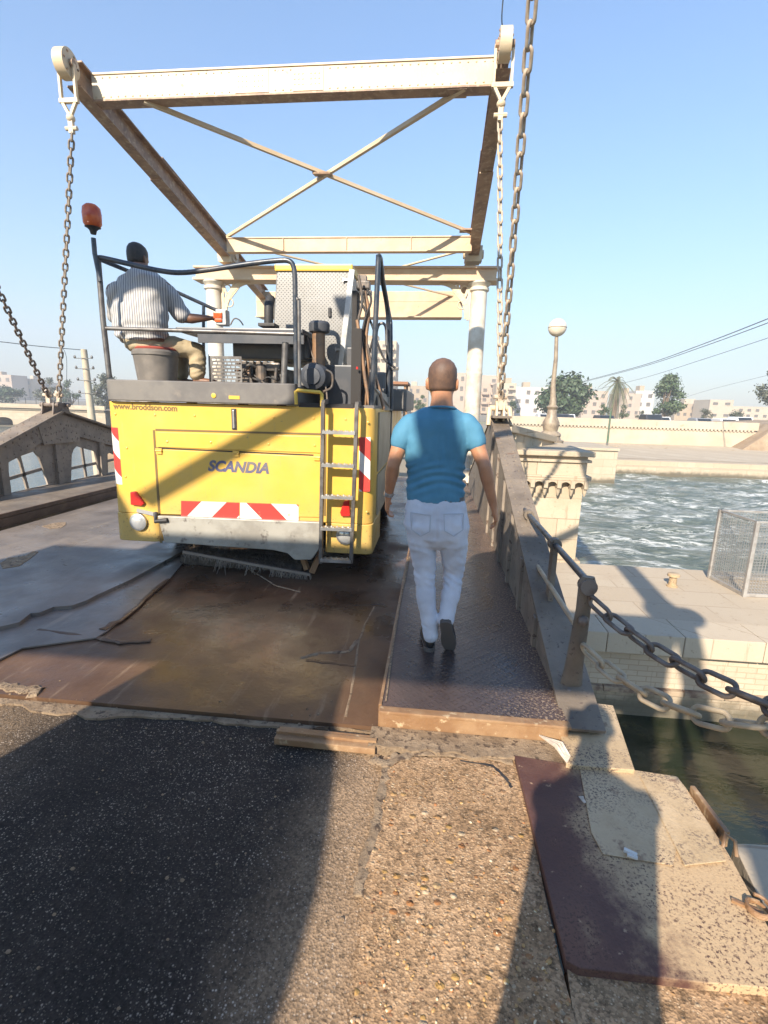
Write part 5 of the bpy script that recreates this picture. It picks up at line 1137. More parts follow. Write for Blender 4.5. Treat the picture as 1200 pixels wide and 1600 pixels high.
def head(mb, c, up, fwd, s=1.0):
    up = V(up).normalized(); fwd = (V(fwd) - up * V(fwd).dot(up)).normalized(); rt = fwd.cross(up)
    P_ = lambda x, y, z: c + (rt * x + fwd * y + up * z) * s
    rows = [(-0.118, 0.028, 0.030, 0.052), (-0.105, 0.046, 0.050, 0.040), (-0.075, 0.060, 0.074, 0.018), (-0.04, 0.068, 0.088, 0.006), (0.0, 0.0745, 0.097, 0.0), (0.035, 0.077, 0.100, -0.004), (0.07, 0.0735, 0.094, -0.006), (0.098, 0.058, 0.076, -0.008), (0.115, 0.036, 0.048, -0.008), (0.123, 0.008, 0.010, -0.008)]
    mb.rings([(P_(0, oy, z), rt * a * s, fwd * b_ * s) for z, a, b_, oy in rows], 24)
    for sx in (-1, 1):
        mb.rings([(P_(sx * (0.070 + 0.0065 * k), -0.005 - 0.005 * k, -0.012), up * (0.034 if k < 3 else 0.026) * s + fwd * -0.006 * s, fwd * (0.016 + 0.003 * k if k < 2 else 0.013) * s) for k in range(4)], 12)
        mb.ball(P_(sx * 0.030, 0.088, 0.004), 0.013 * s, u=10, v=7)
    mb.rings([(P_(0, 0.092, 0.012), rt * 0.008 * s, up * 0.008 * s), (P_(0, 0.103, -0.015), rt * 0.012 * s, up * 0.014 * s), (P_(0, 0.116, -0.034), rt * 0.017 * s, up * 0.011 * s), (P_(0, 0.100, -0.040), rt * 0.014 * s, up * 0.007 * s)], 10)
    mb.ball(P_(0, 0.088, -0.064), 0.018 * s, 1.2, 0.6, 0.45, 10, 7, Matrix((rt, fwd, up)).transposed())
    mb.ball(P_(0, 0.076, -0.098), 0.020 * s, u=10, v=7)
def hand(mb, w, d, n, thumb, curl=0.5, s=1.0):
    """w wrist, d finger direction, n palm normal (towards which fingers curl), thumb side vector"""
    d = V(d).normalized(); n = (V(n) - d * V(n).dot(d)).normalized(); t = d.cross(n); t = t if t.dot(V(thumb)) > 0 else -t
    mb.rings([(w - d * 0.02 * s, t * 0.026 * s, n * 0.019 * s), (w + d * 0.012 * s, t * 0.029 * s, n * 0.019 * s), (w + d * 0.05 * s, t * 0.039 * s, n * 0.017 * s), (w + d * 0.085 * s, t * 0.041 * s, n * 0.015 * s), (w + d * 0.10 * s, t * 0.036 * s, n * 0.010 * s)], 14)
    for k, (o, L, r) in enumerate(((0.030, 0.072, 0.0088), (0.010, 0.082, 0.0092), (-0.010, 0.076, 0.0088), (-0.029, 0.06, 0.0078))):
        p = w + (d * 0.088 + t * o) * s; a = curl * (0.35 + 0.06 * k); pts = [(p - d * 0.02 * s, r * s, r * s)]
        for f in (0.42, 0.32, 0.26):
            q = d * math.cos(a) + n * math.sin(a) + t * o * 0.6; p = p + q * L * f * s; pts.append((p, r * 0.93 * s, r * 0.93 * s)); a += curl * 0.85
        mb.limb(pts, t, 9)
    p = w + (d * 0.018 + t * 0.026) * s; mb.limb([(p, 0.014 * s, 0.013 * s), (p + (d * 0.030 + t * 0.024 + n * 0.006) * s, 0.0125 * s, 0.0115 * s), (p + (d * 0.056 + t * 0.032 + n * 0.014) * s, 0.0105 * s, 0.0098 * s), (p + (d * 0.078 + t * 0.032 + n * 0.024) * s, 0.009 * s, 0.008 * s)], t, 9)
def wrinkle(fs):
    def f(co, n):
        a = 0.0
        for g in fs: a += g(co)
        return n * a
    return f
# ---- the walking man --------------------------------------------------------------
WZK = 0.158
YM = 2.98
J = lambda px, py, dy=0.0: D(px, py, YM + dy)
man = thing('person', 'man in a blue t-shirt and white jeans walking away along the walkway', 'person', (0.1, YM, WZK))
X_ = V((1, 0, 0)); Y_ = V((0, 1, 0)); Z_ = V((0, 0, 1))
hc = J(691, 597, 0.03)
b = MB(); head(b, hc, (0.0, -0.05, 1), (0.05, 1, 0), 1.06)
nb, nt_ = J(690, 642, 0.0), J(691, 608, 0.0)
b.rings([(nb - Z_ * 0.06, X_ * 0.13, Y_ * 0.09), (nb - Z_ * 0.02, X_ * 0.095, Y_ * 0.075), (nb + Z_ * 0.02, X_ * 0.070, Y_ * 0.066), (nb.lerp(nt_, 0.5), X_ * 0.062, Y_ * 0.062), (nt_ + Z_ * 0.02, X_ * 0.062, Y_ * 0.066)], 18)
sL, eL, wL = J(633, 668), J(614, 728, -0.03), J(607, 776, 0.04)
sR, eR, wR = J(735, 668), J(757, 728, -0.06), J(771, 790, -0.02)
for s_, e_, w_ in ((sL, eL, wL), (sR, eR, wR)):
    b.limb([(s_ - V((0.02 if s_.x > 0.1 else -0.02, 0, 0.02)), 0.042, 0.045), (s_.lerp(e_, 0.45), 0.049, 0.052), (s_.lerp(e_, 0.85), 0.041, 0.043), (e_, 0.039, 0.040), (e_.lerp(w_, 0.25), 0.041, 0.040), (e_.lerp(w_, 0.65), 0.031, 0.030), (w_, 0.025, 0.021)], X_, 16)
hand(b, wL, (wL - eL).normalized() * 1 + V((0.02, 0.1, 0)), (1, 0.1, 0), (0, 1, 0), 0.55)
hand(b, wR, (wR - eR).normalized() + V((-0.02, 0.1, 0)), (-1, 0.1, 0), (0, 1, 0), 0.55)
b.rings([(J(685, 700), X_ * 0.13, Y_ * 0.08), (J(690, 655), X_ * 0.12, Y_ * 0.07), (J(690, 640), X_ * 0.08, Y_ * 0.06)], 20)
b.limb([(J(642, 668), 0.04, 0.045), (J(690, 660), 0.06, 0.06), (J(728, 668), 0.04, 0.045)], Z_, 14)
# ankles joined through the legs so the body is one skin
aL, aR = J(672, 985, -0.02), J(698, 968, 0.0)
hpL, hpR = J(660, 815), J(706, 815); kL, kR = J(664, 900, 0.0), J(709, 894, 0.05)
for h_, k_, a_ in ((hpL, kL, aL), (hpR, kR, aR)): b.limb([(h_, 0.07, 0.075), (k_, 0.045, 0.05), (a_, 0.033, 0.037), (a_ - Z_ * 0.03, 0.03, 0.04)], X_, 14)
b.rings([(J(682, 830), X_ * 0.12, Y_ * 0.09), (J(682, 780), X_ * 0.12, Y_ * 0.085), (J(685, 700), X_ * 0.13, Y_ * 0.08)], 18)
fuse(b, 'body', M['skin'], man, 0.0062, 3)
# stubble cap
b = MB(); up = V((0, -0.05, 1)).normalized()
rows = [(-0.048, 0.066, 0.070, -0.020), (-0.03, 0.0715, 0.078, -0.016), (0.0, 0.0765, 0.092, -0.007), (0.035, 0.079, 0.1005, -0.006), (0.07, 0.0755, 0.0955, -0.007), (0.098, 0.060, 0.078, -0.009), (0.116, 0.038, 0.050, -0.009), (0.125, 0.01, 0.012, -0.009)]
b.rings([(hc + (Y_ * (oy - 0.004) + up * z) * 1.06, X_ * a * 1.06, Y_ * bb * 1.06) for z, a, bb, oy in rows], 28); b.build('hair', M['stubble'], man, smooth='all')
# t-shirt
b = MB()
T = [(782, 636, 726, 0.115), (762, 634, 726, 0.112), (740, 636, 725, 0.108), (715, 634, 728, 0.108), (690, 630, 735, 0.112), (670, 628, 741, 0.112), (655, 632, 738, 0.102), (645, 645, 727, 0.085), (637, 662, 714, 0.070)]
b.rings([(J((x0 + x1) / 2, y, 0.0), X_ * ((J(x1, y).x - J(x0, y).x) / 2), Y_ * dd) for y, x0, x1, dd in T], 28)
for s_, e_ in ((sL, eL), (sR, eR)):
    d = (e_ - s_); b.limb([(s_ + V((0.03 if s_.x < 0.1 else -0.03, 0, 0.02)), 0.066, 0.074), (s_ + d * 0.15, 0.066, 0.072), (s_ + d * 0.38, 0.060, 0.066)], X_, 18)
zh, zw = J(685, 782).z, J(685, 745).z
def tee_w(co):
    lo = math.exp(-((co.z - zw) / 0.075) ** 2); s = noise.noise(V((co.x * 3, 0, co.z * 6)))
    return lo * 0.013 * math.sin((co.z + 0.05 * (co.x - 0.05) ** 2 / 0.03 + 0.035 * s) * 125) * (0.55 + 1.1 * noise.noise(V((co.x * 8, co.y * 5, co.z * 9)))) + 0.006 * math.exp(-((co.z - zw - 0.12) / 0.16) ** 2) * math.sin((co.x * 0.8 + abs(co.x - 0.03) * co.z) * 60 + 5 * noise.noise(co * 5)) * max(0.0, noise.noise(co * 4) + 0.25) + 0.006 * noise.noise(co * 7) + 0.003 * noise.noise(co * 16)
def tee_blade(co):
    c = J(684, 690); a = -0.006 * math.exp(-((co.x - c.x) / 0.03) ** 2) * math.exp(-((co.z - c.z) / 0.15) ** 2) if co.y < YM else 0
    for sx in (-0.10, 0.10): a += 0.008 * math.exp(-((co.x - c.x - sx) / 0.05) ** 2 - ((co.z - c.z - 0.03) / 0.08) ** 2) if co.y < YM else 0
    return a
fuse(b, 'shirt', M['tee'], man, 0.0065, 6, wrinkle([tee_w, tee_blade]))
b = MB(); cN = J(690, 640); b.tube([cN + V((0.082 * math.cos(t * math.pi / 12), -0.005 + 0.078 * math.sin(t * math.pi / 12), 0.004 - 0.012 * math.sin(t * math.pi / 12))) for t in range(25)], 0.007, 8); b.build('collar', M['tee'], man, smooth='all')
# jeans
b = MB()
H_ = [(776, 638, 725, 0.104), (795, 633, 730, 0.118), (820, 630, 734, 0.130), (838, 636, 731, 0.118), (850, 652, 716, 0.085), (856, 664, 704, 0.05)]
b.rings([(J((x0 + x1) / 2, y, -0.005), X_ * ((J(x1, y).x - J(x0, y).x) / 2), Y_ * dd) for y, x0, x1, dd in H_], 26)
b.limb([(J(659, 815), 0.095, 0.12), (J(660, 845, 0.005), 0.092, 0.108), (J(662, 872, 0.01), 0.078, 0.084), (kL, 0.064, 0.068), (J(666, 935, -0.01), 0.059, 0.066), (J(671, 965, -0.02), 0.052, 0.058), (J(673, 992, -0.02), 0.050, 0.056)], X_, 18)
b.limb([(J(707, 815), 0.095, 0.12), (J(708, 845, 0.01), 0.092, 0.108), (J(709, 870, 0.03), 0.078, 0.084), (kR, 0.063, 0.068), (J(704, 930, 0.0), 0.058, 0.066), (J(699, 955, -0.03), 0.052, 0.056), (J(697, 968, -0.04), 0.051, 0.054)], X_, 18)
def jw(co):
    a = 0.006 * noise.noise(V((co.x * 9, co.y * 9, co.z * 16))) + 0.0025 * noise.noise(co * 30) + 0.009 * (0.35 - abs(noise.noise(V((co.x * 6 + co.z * 5, co.y * 6, co.z * 11))))) * max(0, 0.2 + noise.noise(co * 3.1))
    for zc_, wd, am in ((J(680, 898).z, 0.09, 0.006), (J(675, 975).z, 0.05, 0.007), (J(680, 855).z, 0.05, 0.005)): a += 0.6 * am * math.exp(-((co.z - zc_) / wd) ** 2) * math.sin(co.z * 120 + co.x * 70 + 7 * noise.noise(co * 5)) * (0.5 + 1.2 * noise.noise(co * 9 + V((3, 1, 2))))
    c = J(682, 812)
    if co.y < YM and abs(co.z - c.z) < 0.2: a -= 0.012 * math.exp(-((co.x - c.x) / 0.012) ** 2) * math.exp(-((co.z - c.z + 0.03) / 0.09) ** 2)
    return a
jn = fuse(b, 'jeans', M['jeans'], man, 0.0065, 6, wrinkle([jw]))
b = MB(); stitch = simple('grey stitching', (0.40, 0.42, 0.46), 0.8)
for cx, sg in ((658, -1), (708, 1)):
    o = []
    for px, py in ((-15, 796), (15, 798), (14, 822), (0, 830), (-14, 821)):
        p = J(cx + px, py); dx = (p.x - J(682, py).x) / 0.19; o.append(V((p.x, YM - 0.006 - 0.134 * math.sqrt(max(0.05, 1 - dx * dx * 0.95)) - 0.004, p.z)))
    for i in range(5): b.bar(o[i], o[(i + 1) % 5], 0.004, 0.004)
    b.build('pocket_seam', stitch, jn); b = MB()
# belt, shoes, wristbands
b = MB(); y = 779; c = J(681.5, y, -0.003); b.rings([(c - Z_ * 0.004, X_ * ((J(725.5, y).x - J(638, y).x) / 2 + 0.003), Y_ * 0.108), (c + Z_ * 0.022, X_ * ((J(725.5, y).x - J(638, y).x) / 2 + 0.002), Y_ * 0.107)], 30); b.build('belt', simple('grey belt', (0.10, 0.11, 0.12), 0.5), man, smooth=30)
def shoe(heel, d, upv, name='shoe'):
    """heel = back bottom of the heel, d = heel-to-toe, upv = sole normal"""
    d = V(d).normalized(); upv = (V(upv) - d * V(upv).dot(d)).normalized(); s = d.cross(upv); b = MB()
    for t, wd, ht in ((0.0, 0.026, 0.03), (0.02, 0.036, 0.075), (0.05, 0.039, 0.088), (0.09, 0.038, 0.075), (0.14, 0.043, 0.055), (0.20, 0.047, 0.045), (0.25, 0.040, 0.034), (0.275, 0.022, 0.02)):
        pass
    b.rings([(heel + d * t + upv * (ht / 2 + 0.008), s * wd, upv * ht / 2) for t, wd, ht in ((-0.012, 0.018, 0.05), (-0.004, 0.03, 0.085), (0.02, 0.037, 0.10), (0.06, 0.039, 0.10), (0.10, 0.039, 0.08), (0.15, 0.044, 0.060), (0.20, 0.047, 0.05), (0.25, 0.039, 0.040), (0.275, 0.020, 0.025))], 18)
    o = b.build(name, M['shoe'], man, smooth='all'); ORG[o.name] = ORG[man.name]
    b = MB(); out = [(-0.015, 0.02), (0.0, 0.034), (0.04, 0.038), (0.09, 0.036), (0.16, 0.046), (0.21, 0.047), (0.26, 0.034), (0.283, 0.012)]
    b.prism([heel + d * t + s * w_ for t, w_ in out] + [heel + d * t - s * w_ for t, w_ in reversed(out)], upv * 0.014); b.box(heel + d * 0.03 - upv * 0.006, (0.001, 0.001, 0.001))
    b.prism([heel + d * t + s * w_ * 0.96 - upv * 0.014 for t, w_ in ((-0.013, 0.02), (0.0, 0.034), (0.07, 0.037))] + [heel + d * t - s * w_ * 0.96 - upv * 0.014 for t, w_ in ((0.07, 0.037), (0.0, 0.034), (-0.013, 0.02))], upv * 0.0139); b.build('sole', M['sole'], o)
hl = G(671, 1018, WZK); shoe(hl + Z_ * 0.015, (-0.10, 1, 0), Z_)
hr = J(692, 972, -0.10); shoe(J(696, 972, -0.09), V((0.16, 0.42, -0.90)), V((0.05, 0.9, 0.42)))
for w_, e_, mt in ((wL, eL, 'watch'),):
    q = w_.lerp(e_, 0.10); d = (e_ - w_).normalized(); b = MB().lathe(q, [(0.030, -0.012), (0.032, 0), (0.030, 0.012)], 18, d); b.build('bracelet', M['alu'], man, smooth=True)

# ---- the driver, seated with his back to us ---------------------------------------
drv = thing('person', 'driver in a striped shirt and khaki trousers sitting on a bucket with his back turned', 'person', (S(225, 594).x, YR + 0.3, zp))
K = lambda px, py, dy=0.0: D(px, py, YR + 0.3 + dy)
tw = R(-28)                                   # turned towards the console on his right
fx, fy = V((math.cos(tw), math.sin(tw), 0)), V((-math.sin(tw), math.cos(tw), 0))
b = MB(); hcD = K(216, 404, 0.16); head(b, hcD, (0.02, 0.10, 1), (0.15, 1, -0.1), 1.06)
b.rings([(K(222, 436, 0.02), fx * 0.12, fy * 0.10), (K(219, 428, 0.05), fx * 0.085, fy * 0.085), (K(218, 412, 0.11), fx * 0.072, fy * 0.075)], 18)
sD, eD, wD = K(258, 452, 0.05), K(288, 498, 0.10), K(326, 497, 0.16)
b.limb([(sD, 0.07, 0.075), (sD.lerp(eD, .6), 0.058, 0.06), (eD, 0.047, 0.048), (eD.lerp(wD, .3), 0.047, 0.048), (wD, 0.030, 0.026)], fy, 16)
hand(b, wD, V((1, 0.25, 0.02)), V((0.1, 0, -1)), V((0, 1, 0)), 0.35, 1.05)
sE, eE, wE = K(178, 455, 0.0), K(180, 500, 0.32), K(215, 515, 0.55)
b.limb([(sE, 0.07, 0.075), (eE, 0.05, 0.05), (wE, 0.03, 0.027)], fy, 14); hand(b, wE, V((0.5, 0.8, -0.1)), V((0, 0, -1)), V((1, 0, 0)), 0.5)
b.rings([(K(235, 535), fx * 0.16, fy * 0.13), (K(220, 480), fx * 0.18, fy * 0.14), (K(222, 440, 0.02), fx * 0.17, fy * 0.10)], 20)
hD, kD, aD = K(248, 538, 0.06), K(309, 548, 0.22), K(308, 588, 0.20)
hE, kE, aE = K(226, 538, 0.12), K(285, 546, 0.48), K(282, 588, 0.48)
for h_, k_, a_ in ((hD, kD, aD), (hE, kE, aE)):
    b.limb([(h_, 0.08, 0.08), (k_, 0.055, 0.055), (a_, 0.04, 0.045)], Z_, 14)
    f0 = V((a_.x - 0.03, a_.y, zp + 0.035)); b.limb([(V((a_.x, a_.y, a_.z)), 0.04, 0.045), (f0, 0.04, 0.035), (f0 + fx * 0.12 + fy * 0.08 - Z_ * 0.008, 0.045, 0.026), (f0 + fx * 0.18 + fy * 0.12 - Z_ * 0.012, 0.035, 0.02)], fy, 12)
fuse(b, 'body', M['skin_dark'], drv, 0.0075, 3)
b = MB(); upD = V((0.02, 0.10, 1)).normalized(); fD = V((0.15, 1, -0.1)).normalized(); rD = fD.cross(upD)
rows = [(-0.062, 0.060, 0.066, -0.028), (-0.03, 0.0735, 0.080, -0.020), (0.0, 0.0785, 0.093, -0.014), (0.035, 0.082, 0.103, -0.008), (0.07, 0.079, 0.099, -0.008), (0.10, 0.064, 0.082, -0.009), (0.12, 0.040, 0.054, -0.009), (0.131, 0.01, 0.012, -0.009)]
b.rings([(hcD + (fD * (oy - 0.004) + upD * z) * 1.06, rD * a * 1.06, fD * bb * 1.06) for z, a, bb, oy in rows], 26); b.build('hair', M['hair'], drv, smooth='all')
b = MB()
TD = [(533, 183, 264, 0.178), (525, 178, 267, 0.188), (505, 167, 268, 0.19), (480, 165, 268, 0.185), (455, 166, 270, 0.165), (438, 172, 264, 0.14), (428, 188, 248, 0.11), (421, 200, 237, 0.085)]
b.rings([(K((x0 + x1) / 2, y, 0.03), fx * ((K(x1, y).x - K(x0, y).x) / 2 / math.cos(tw) * 0.97), fy * dd) for y, x0, x1, dd in TD], 30)
d = eD - sD; b.limb([(sD + V((-0.05, 0, 0.01)), 0.10, 0.10), (sD + d * 0.3, 0.092, 0.095), (sD + d * 0.72, 0.078, 0.085), (sD + d * 0.84, 0.074, 0.082)], fy, 18)
d = eE - sE; b.limb([(sE + V((0.04, 0, 0)), 0.09, 0.09), (sE + d * 0.5, 0.08, 0.085), (sE + d * 0.8, 0.075, 0.08)], fy, 18)
zq = K(220, 525).z
def sw(co):
    return 0.018 * noise.noise(co * 5) + 0.010 * noise.noise(co * 12) + 0.012 * (0.3 - abs(noise.noise(V((co.x * 5 + co.z * 3, co.y * 5, co.z * 6))))) + math.exp(-((co.z - zq) / 0.09) ** 2) * 0.011 * math.sin(co.z * 85 + 6 * noise.noise(V((co.x * 4, co.y * 4, co.z * 2)))) 
fuse(b, 'shirt', M['shirt'], drv, 0.010, 5, wrinkle([sw]))
b = MB()
b.rings([(K(238, 553, 0.05), fx * 0.18, fy * 0.17), (K(234, 545, 0.05), fx * 0.225, fy * 0.21), (K(230, 532, 0.05), fx * 0.225, fy * 0.205), (K(226, 516, 0.05), fx * 0.18, fy * 0.17)], 24)
b.limb([(hD, 0.105, 0.12), (hD.lerp(kD, .5), 0.095, 0.105), (kD + V((0, 0, 0.0)), 0.08, 0.085)], Z_, 18)
b.limb([(kD + V((-0.01, 0, 0.0)), 0.085, 0.085), (kD.lerp(aD, .5), 0.086, 0.086), (kD.lerp(aD, .88), 0.083, 0.085)], fy, 18)
b.limb([(hE, 0.105, 0.12), (hE.lerp(kE, .5), 0.095, 0.105), (kE, 0.08, 0.085)], Z_, 18); b.limb([(kE, 0.08, 0.08), (kE.lerp(aE, .9), 0.08, 0.08)], fy, 16)
def tw_(co): return 0.010 * noise.noise(co * 8) + 0.005 * noise.noise(co * 20) + 0.006 * math.sin((co.z - co.x * 0.6) * 120 + 5 * noise.noise(co * 5)) * max(0, noise.noise(co * 4) + 0.3)
fuse(b, 'trousers', M['khaki'], drv, 0.010, 4, wrinkle([tw_]))

# ---- the photographer behind the camera (seen only as a shadow) -------------------
ph = thing('person', 'photographer holding up a phone, seen only by the shadow on the rusty plates', 'person', (0.0, -0.34, 0.0))
py_, pxc = -0.32, 0.01
b = MB(); head(b, V((0.03, py_ + 0.05, 1.80)), (0, 0.05, 1), (0, 1, 0), 1.0)
b.rings([(V((0.02, py_, 1.52)), X_ * 0.13, Y_ * 0.09), (V((0.025, py_ + 0.02, 1.60)), X_ * 0.065, Y_ * 0.065), (V((0.03, py_ + 0.04, 1.70)), X_ * 0.060, Y_ * 0.06)], 16)
b.rings([(V((pxc + ox, py_, z)), X_ * a, Y_ * d_) for z, a, d_, ox in ((0.70, 0.23, 0.13, 0), (0.90, 0.225, 0.13, 0), (1.05, 0.215, 0.13, 0), (1.25, 0.225, 0.12, 0.01), (1.42, 0.235, 0.12, 0.02), (1.53, 0.19, 0.10, 0.02), (1.58, 0.11, 0.08, 0.02))], 22)
for sx, e_ in ((-1, V((-0.07, -0.20, 1.26))), (1, V((0.17, -0.20, 1.28)))):
    s_ = V((pxc + sx * 0.20 + 0.015, py_, 1.48)); w_ = V((0.055 + sx * 0.015, -0.07, 1.56))
    b.limb([(s_, 0.065, 0.065), (e_, 0.05, 0.05), (w_, 0.030, 0.026)], Y_, 14); hand(b, w_, V((-sx * 0.1, 0.15, 1)), V((-sx, 0.1, 0)), V((-sx * 0.2, -1, 0)), 0.5)
for sx in (-1, 1):
    b.limb([(V((pxc + sx * 0.10, py_, 0.85)), 0.11, 0.12), (V((pxc + sx * 0.12, py_ + 0.02, 0.48)), 0.085, 0.09), (V((pxc + sx * 0.13, py_ - 0.02, 0.12)), 0.055, 0.06)], X_, 16)
    b.limb([(V((pxc + sx * 0.13, py_ - 0.05, 0.08)), 0.045, 0.045), (V((pxc + sx * 0.14, py_ + 0.17, 0.075)), 0.045, 0.035)], X_, 12)
fuse(b, 'body', M['khaki'], ph, 0.009, 4)
pn = MB().box((0, -0.022, 1.655), (0.074, 0.008, 0.155), bevel=0.003).build('phone', M['black']); tag(pn, 'black phone held up in both hands by the photographer', 'phone')
# ------------------------------------------------------------------ assumed three wheeled van behind the photographer, added and shaped to cast the big shadow
M['van'] = simple('dull shadow van paint', (0.32, 0.30, 0.27), 0.45, c2=(0.26, 0.24, 0.2), scale=3); M['glass_dark'] = simple('dark glass', (0.02, 0.025, 0.03), 0.08)
vn = thing('shadow_van', 'assumed narrow three wheeled van behind the photographer, unseen, added to cast the shadow on the asphalt', 'van', (-2.24, -2.0, 0))
vx0, vx1, vy1, vzt = -2.80, -1.60, -0.55, 2.36
b = MB(); secs = []
for y in [-3.6 + 0.25 * i for i in range(13)] + [vy1]:
    bl = 0.13 * math.exp(-((y + 2.15) / 0.75) ** 2); x1 = vx1 - 0.02 + bl; x0 = vx0 + 0.02 - bl * 0.4
    secs.append([b.bm.verts.new(q) for q in ((x0, y, 0.35), (x1, y, 0.35), (x1, y, vzt - 0.10), (x1 - 0.05, y, vzt - 0.02), (x1 - 0.14, y, vzt), (x0 + 0.14, y, vzt), (x0 + 0.05, y, vzt - 0.02), (x0, y, vzt - 0.10))])
for s0, s1 in zip(secs, secs[1:]):
    for k in range(8): b.bm.faces.new((s0[k], s0[(k + 1) % 8], s1[(k + 1) % 8], s1[k]))
b.bm.faces.new(secs[0]); b.bm.faces.new(secs[-1][::-1])
b.prism([(vx0 + 0.05, y, z) for y, z in ((vy1 - 0.01, 0.36), (vy1 - 0.01, 1.3), (vy1 + 0.12, 1.22), (vy1 + 0.16, 0.36))], (vx1 - vx0 - 0.1, 0, 0)); b.build('body', M['van'], vn)
MB().bar((-2.24, vy1 + 0.01, vzt - 0.14), (-2.24, vy1 + 0.13, 1.3), 0.86, 0.02, (0, 1, 0)).build('shadow_van_windscreen', M['glass_dark'], vn)
for x in (-2.7, -1.78): MB().lathe((x, -3.0, 0.28), [(0.12, -0.06), (0.28, -0.06), (0.28, 0.06), (0.12, 0.06)], 20, (1, 0, 0)).build('wheel', M['black'], vn)
MB().lathe((-2.24, -0.8, 0.28), [(0.12, -0.06), (0.28, -0.06), (0.28, 0.06), (0.12, 0.06)], 20, (1, 0, 0)).build('wheel', M['black'], vn)
for x in (-2.6, -1.88): MB().lathe((x, vy1 + 0.13, 0.85), [(0.08, 0), (0.08, 0.02), (0.02, 0.04)], 14, (0, 1, 0)).build('shadow_van_headlight', M['lens'], vn)

# ------------------------------------------------------------------ far side: trees, houses, cars, poles, wires
def leaf_mat(name, c, c2, c3):
    m = Mat(name, 0.6); q = m.mix(m.ramp(m.noise(0.7, 4), 0.35, 0.65), c, c2); q = m.mix(m.ramp(m.noise(4, 3), 0.55, 0.7), q, c3); m.color(q); return m.m
M['leaf_dark'] = leaf_mat('dusty dark leaves', (0.040, 0.070, 0.028), (0.065, 0.095, 0.040), (0.10, 0.125, 0.06))
M['leaf_mid'] = leaf_mat('dusty mid green leaves', (0.06, 0.10, 0.035), (0.085, 0.12, 0.05), (0.13, 0.145, 0.075))
M['leaf_grey'] = leaf_mat('grey green leaves', (0.075, 0.085, 0.05), (0.11, 0.115, 0.07), (0.15, 0.14, 0.10))
M['palm'] = leaf_mat('palm fronds', (0.10, 0.115, 0.05), (0.16, 0.15, 0.075), (0.24, 0.19, 0.10))
M['bark'] = simple('grey brown bark', (0.16, 0.115, 0.075), 0.9, c2=(0.22, 0.165, 0.11), scale=4)
def tree(name, label, base, h, rx, mt, seed, n=2600, trunk=0.25, group='trees along the far road', cat='tree', clumps=16, zsq=0.8, leaf=None, shape=1.0):
    r = random.Random(seed); t = thing(name, label, cat, base, group)
    cz = trunk * h; ry = rx * 0.85; hh = (h - cz)
    C_ = []
    for i in range(clumps):
        u = r.random(); an = r.uniform(0, 6.28); prof = max(0.25, min(1.0, 1.25 - abs(u - 0.35) * 1.5)) * r.uniform(0.75, 1.15)
        rad = rx * prof * math.sqrt(r.uniform(0.15, 1)) * 0.78
        C_.append((base + V((math.cos(an) * rad, math.sin(an) * rad * 0.85, cz + hh * (0.08 + 0.80 * u))), rx * r.uniform(0.22, 0.42)))
    b = MB(); b.tube([base, base + V((r.uniform(-.1, .1), 0, cz * 0.6)), base + V((r.uniform(-.2, .2), 0, cz + hh * 0.35))], [0.05 * h, 0.036 * h, 0.012 * h], 9)
    for c, cr_ in C_[:12]: b.tube([base + V((0, 0, cz * 0.75)), (base + V((0, 0, cz))).lerp(c, 0.55) - V((0, 0, hh * 0.05)), c], [0.02 * h, 0.012 * h, 0.004 * h], 6)
    b.build('trunk', M['bark'], t)
    b = MB(); lf = leaf or rx * 0.07
    for i in range(n):
        c, cr_ = C_[i % clumps]; d = V((r.gauss(0, 1), r.gauss(0, 1), r.gauss(0, 1))).normalized()
        p = c + V((d.x, d.y, d.z * zsq)) * cr_ * (r.random() ** 0.4) * r.choice([0.8, 0.95, 1.0, 1.15, 1.4])
        a = (d + V((r.gauss(0, .6), r.gauss(0, .6), r.gauss(0, .6) + 0.4))).normalized(); x = a.orthogonal().normalized(); y = a.cross(x); k = r.uniform(0, 6.28)
        x, y = x * math.cos(k) + y * math.sin(k), y * math.cos(k) - x * math.sin(k); s = lf * r.uniform(0.6, 1.5)
        b.bm.faces.new([b.bm.verts.new(q) for q in (p - x * s, p - y * s * 0.5, p + x * s, p + y * s * 0.55)])
    b.build('crown', mt, t); return t
def at(px, py, Y): return D(px, py, Y)
YF = 66.0
def far_tree(name, label, px, pyb, pyt, w, Y, mt, seed, **k):
    base = D(px, pyb, Y); h = D(px, pyt, Y).z - base.z; rx = (D(px + w / 2, pyb, Y) - base).x
    base = V((base.x, base.y, base.z)); return tree(name, label, base, h, rx, mt, seed, **k)
far_tree('broadleaf_tree', 'wide dark bushy tree behind the lamp post on the far road', 880, 648, 588, 92, 70, M['leaf_dark'], 1, n=5600, trunk=0.03, clumps=30)
far_tree('broadleaf_tree', 'tall dense tree on the far road, right of the palm', 1036, 652, 582, 58, 72, M['leaf_mid'], 2, n=4600, trunk=0.03, clumps=24)
far_tree('broadleaf_tree', 'grey green airy tree cut by the right picture edge', 1206, 652, 574, 70, 60, M['leaf_grey'], 3, n=3000, trunk=0.25, clumps=18)
far_tree('broadleaf_tree', 'grey tree on the left far bank between the two left chains', 82, 634, 588, 42, 95, M['leaf_grey'], 4, n=2000, trunk=0.1, clumps=14)
far_tree('broadleaf_tree', 'dark low tree on the left far bank beside the concrete pole', 112, 636, 592, 30, 96, M['leaf_dark'], 14, n=1600, trunk=0.1, clumps=12)
far_tree('broadleaf_tree', 'sunlit loose tree behind the left rail post of the sweeper', 168, 650, 582, 52, 70, M['leaf_grey'], 5, n=2600, trunk=0.12, clumps=16)
far_tree('broadleaf_tree', 'low dark tree at the far left end of the river bank', 20, 632, 604, 52, 110, M['leaf_dark'], 6, n=1500, trunk=0.1, clumps=12)
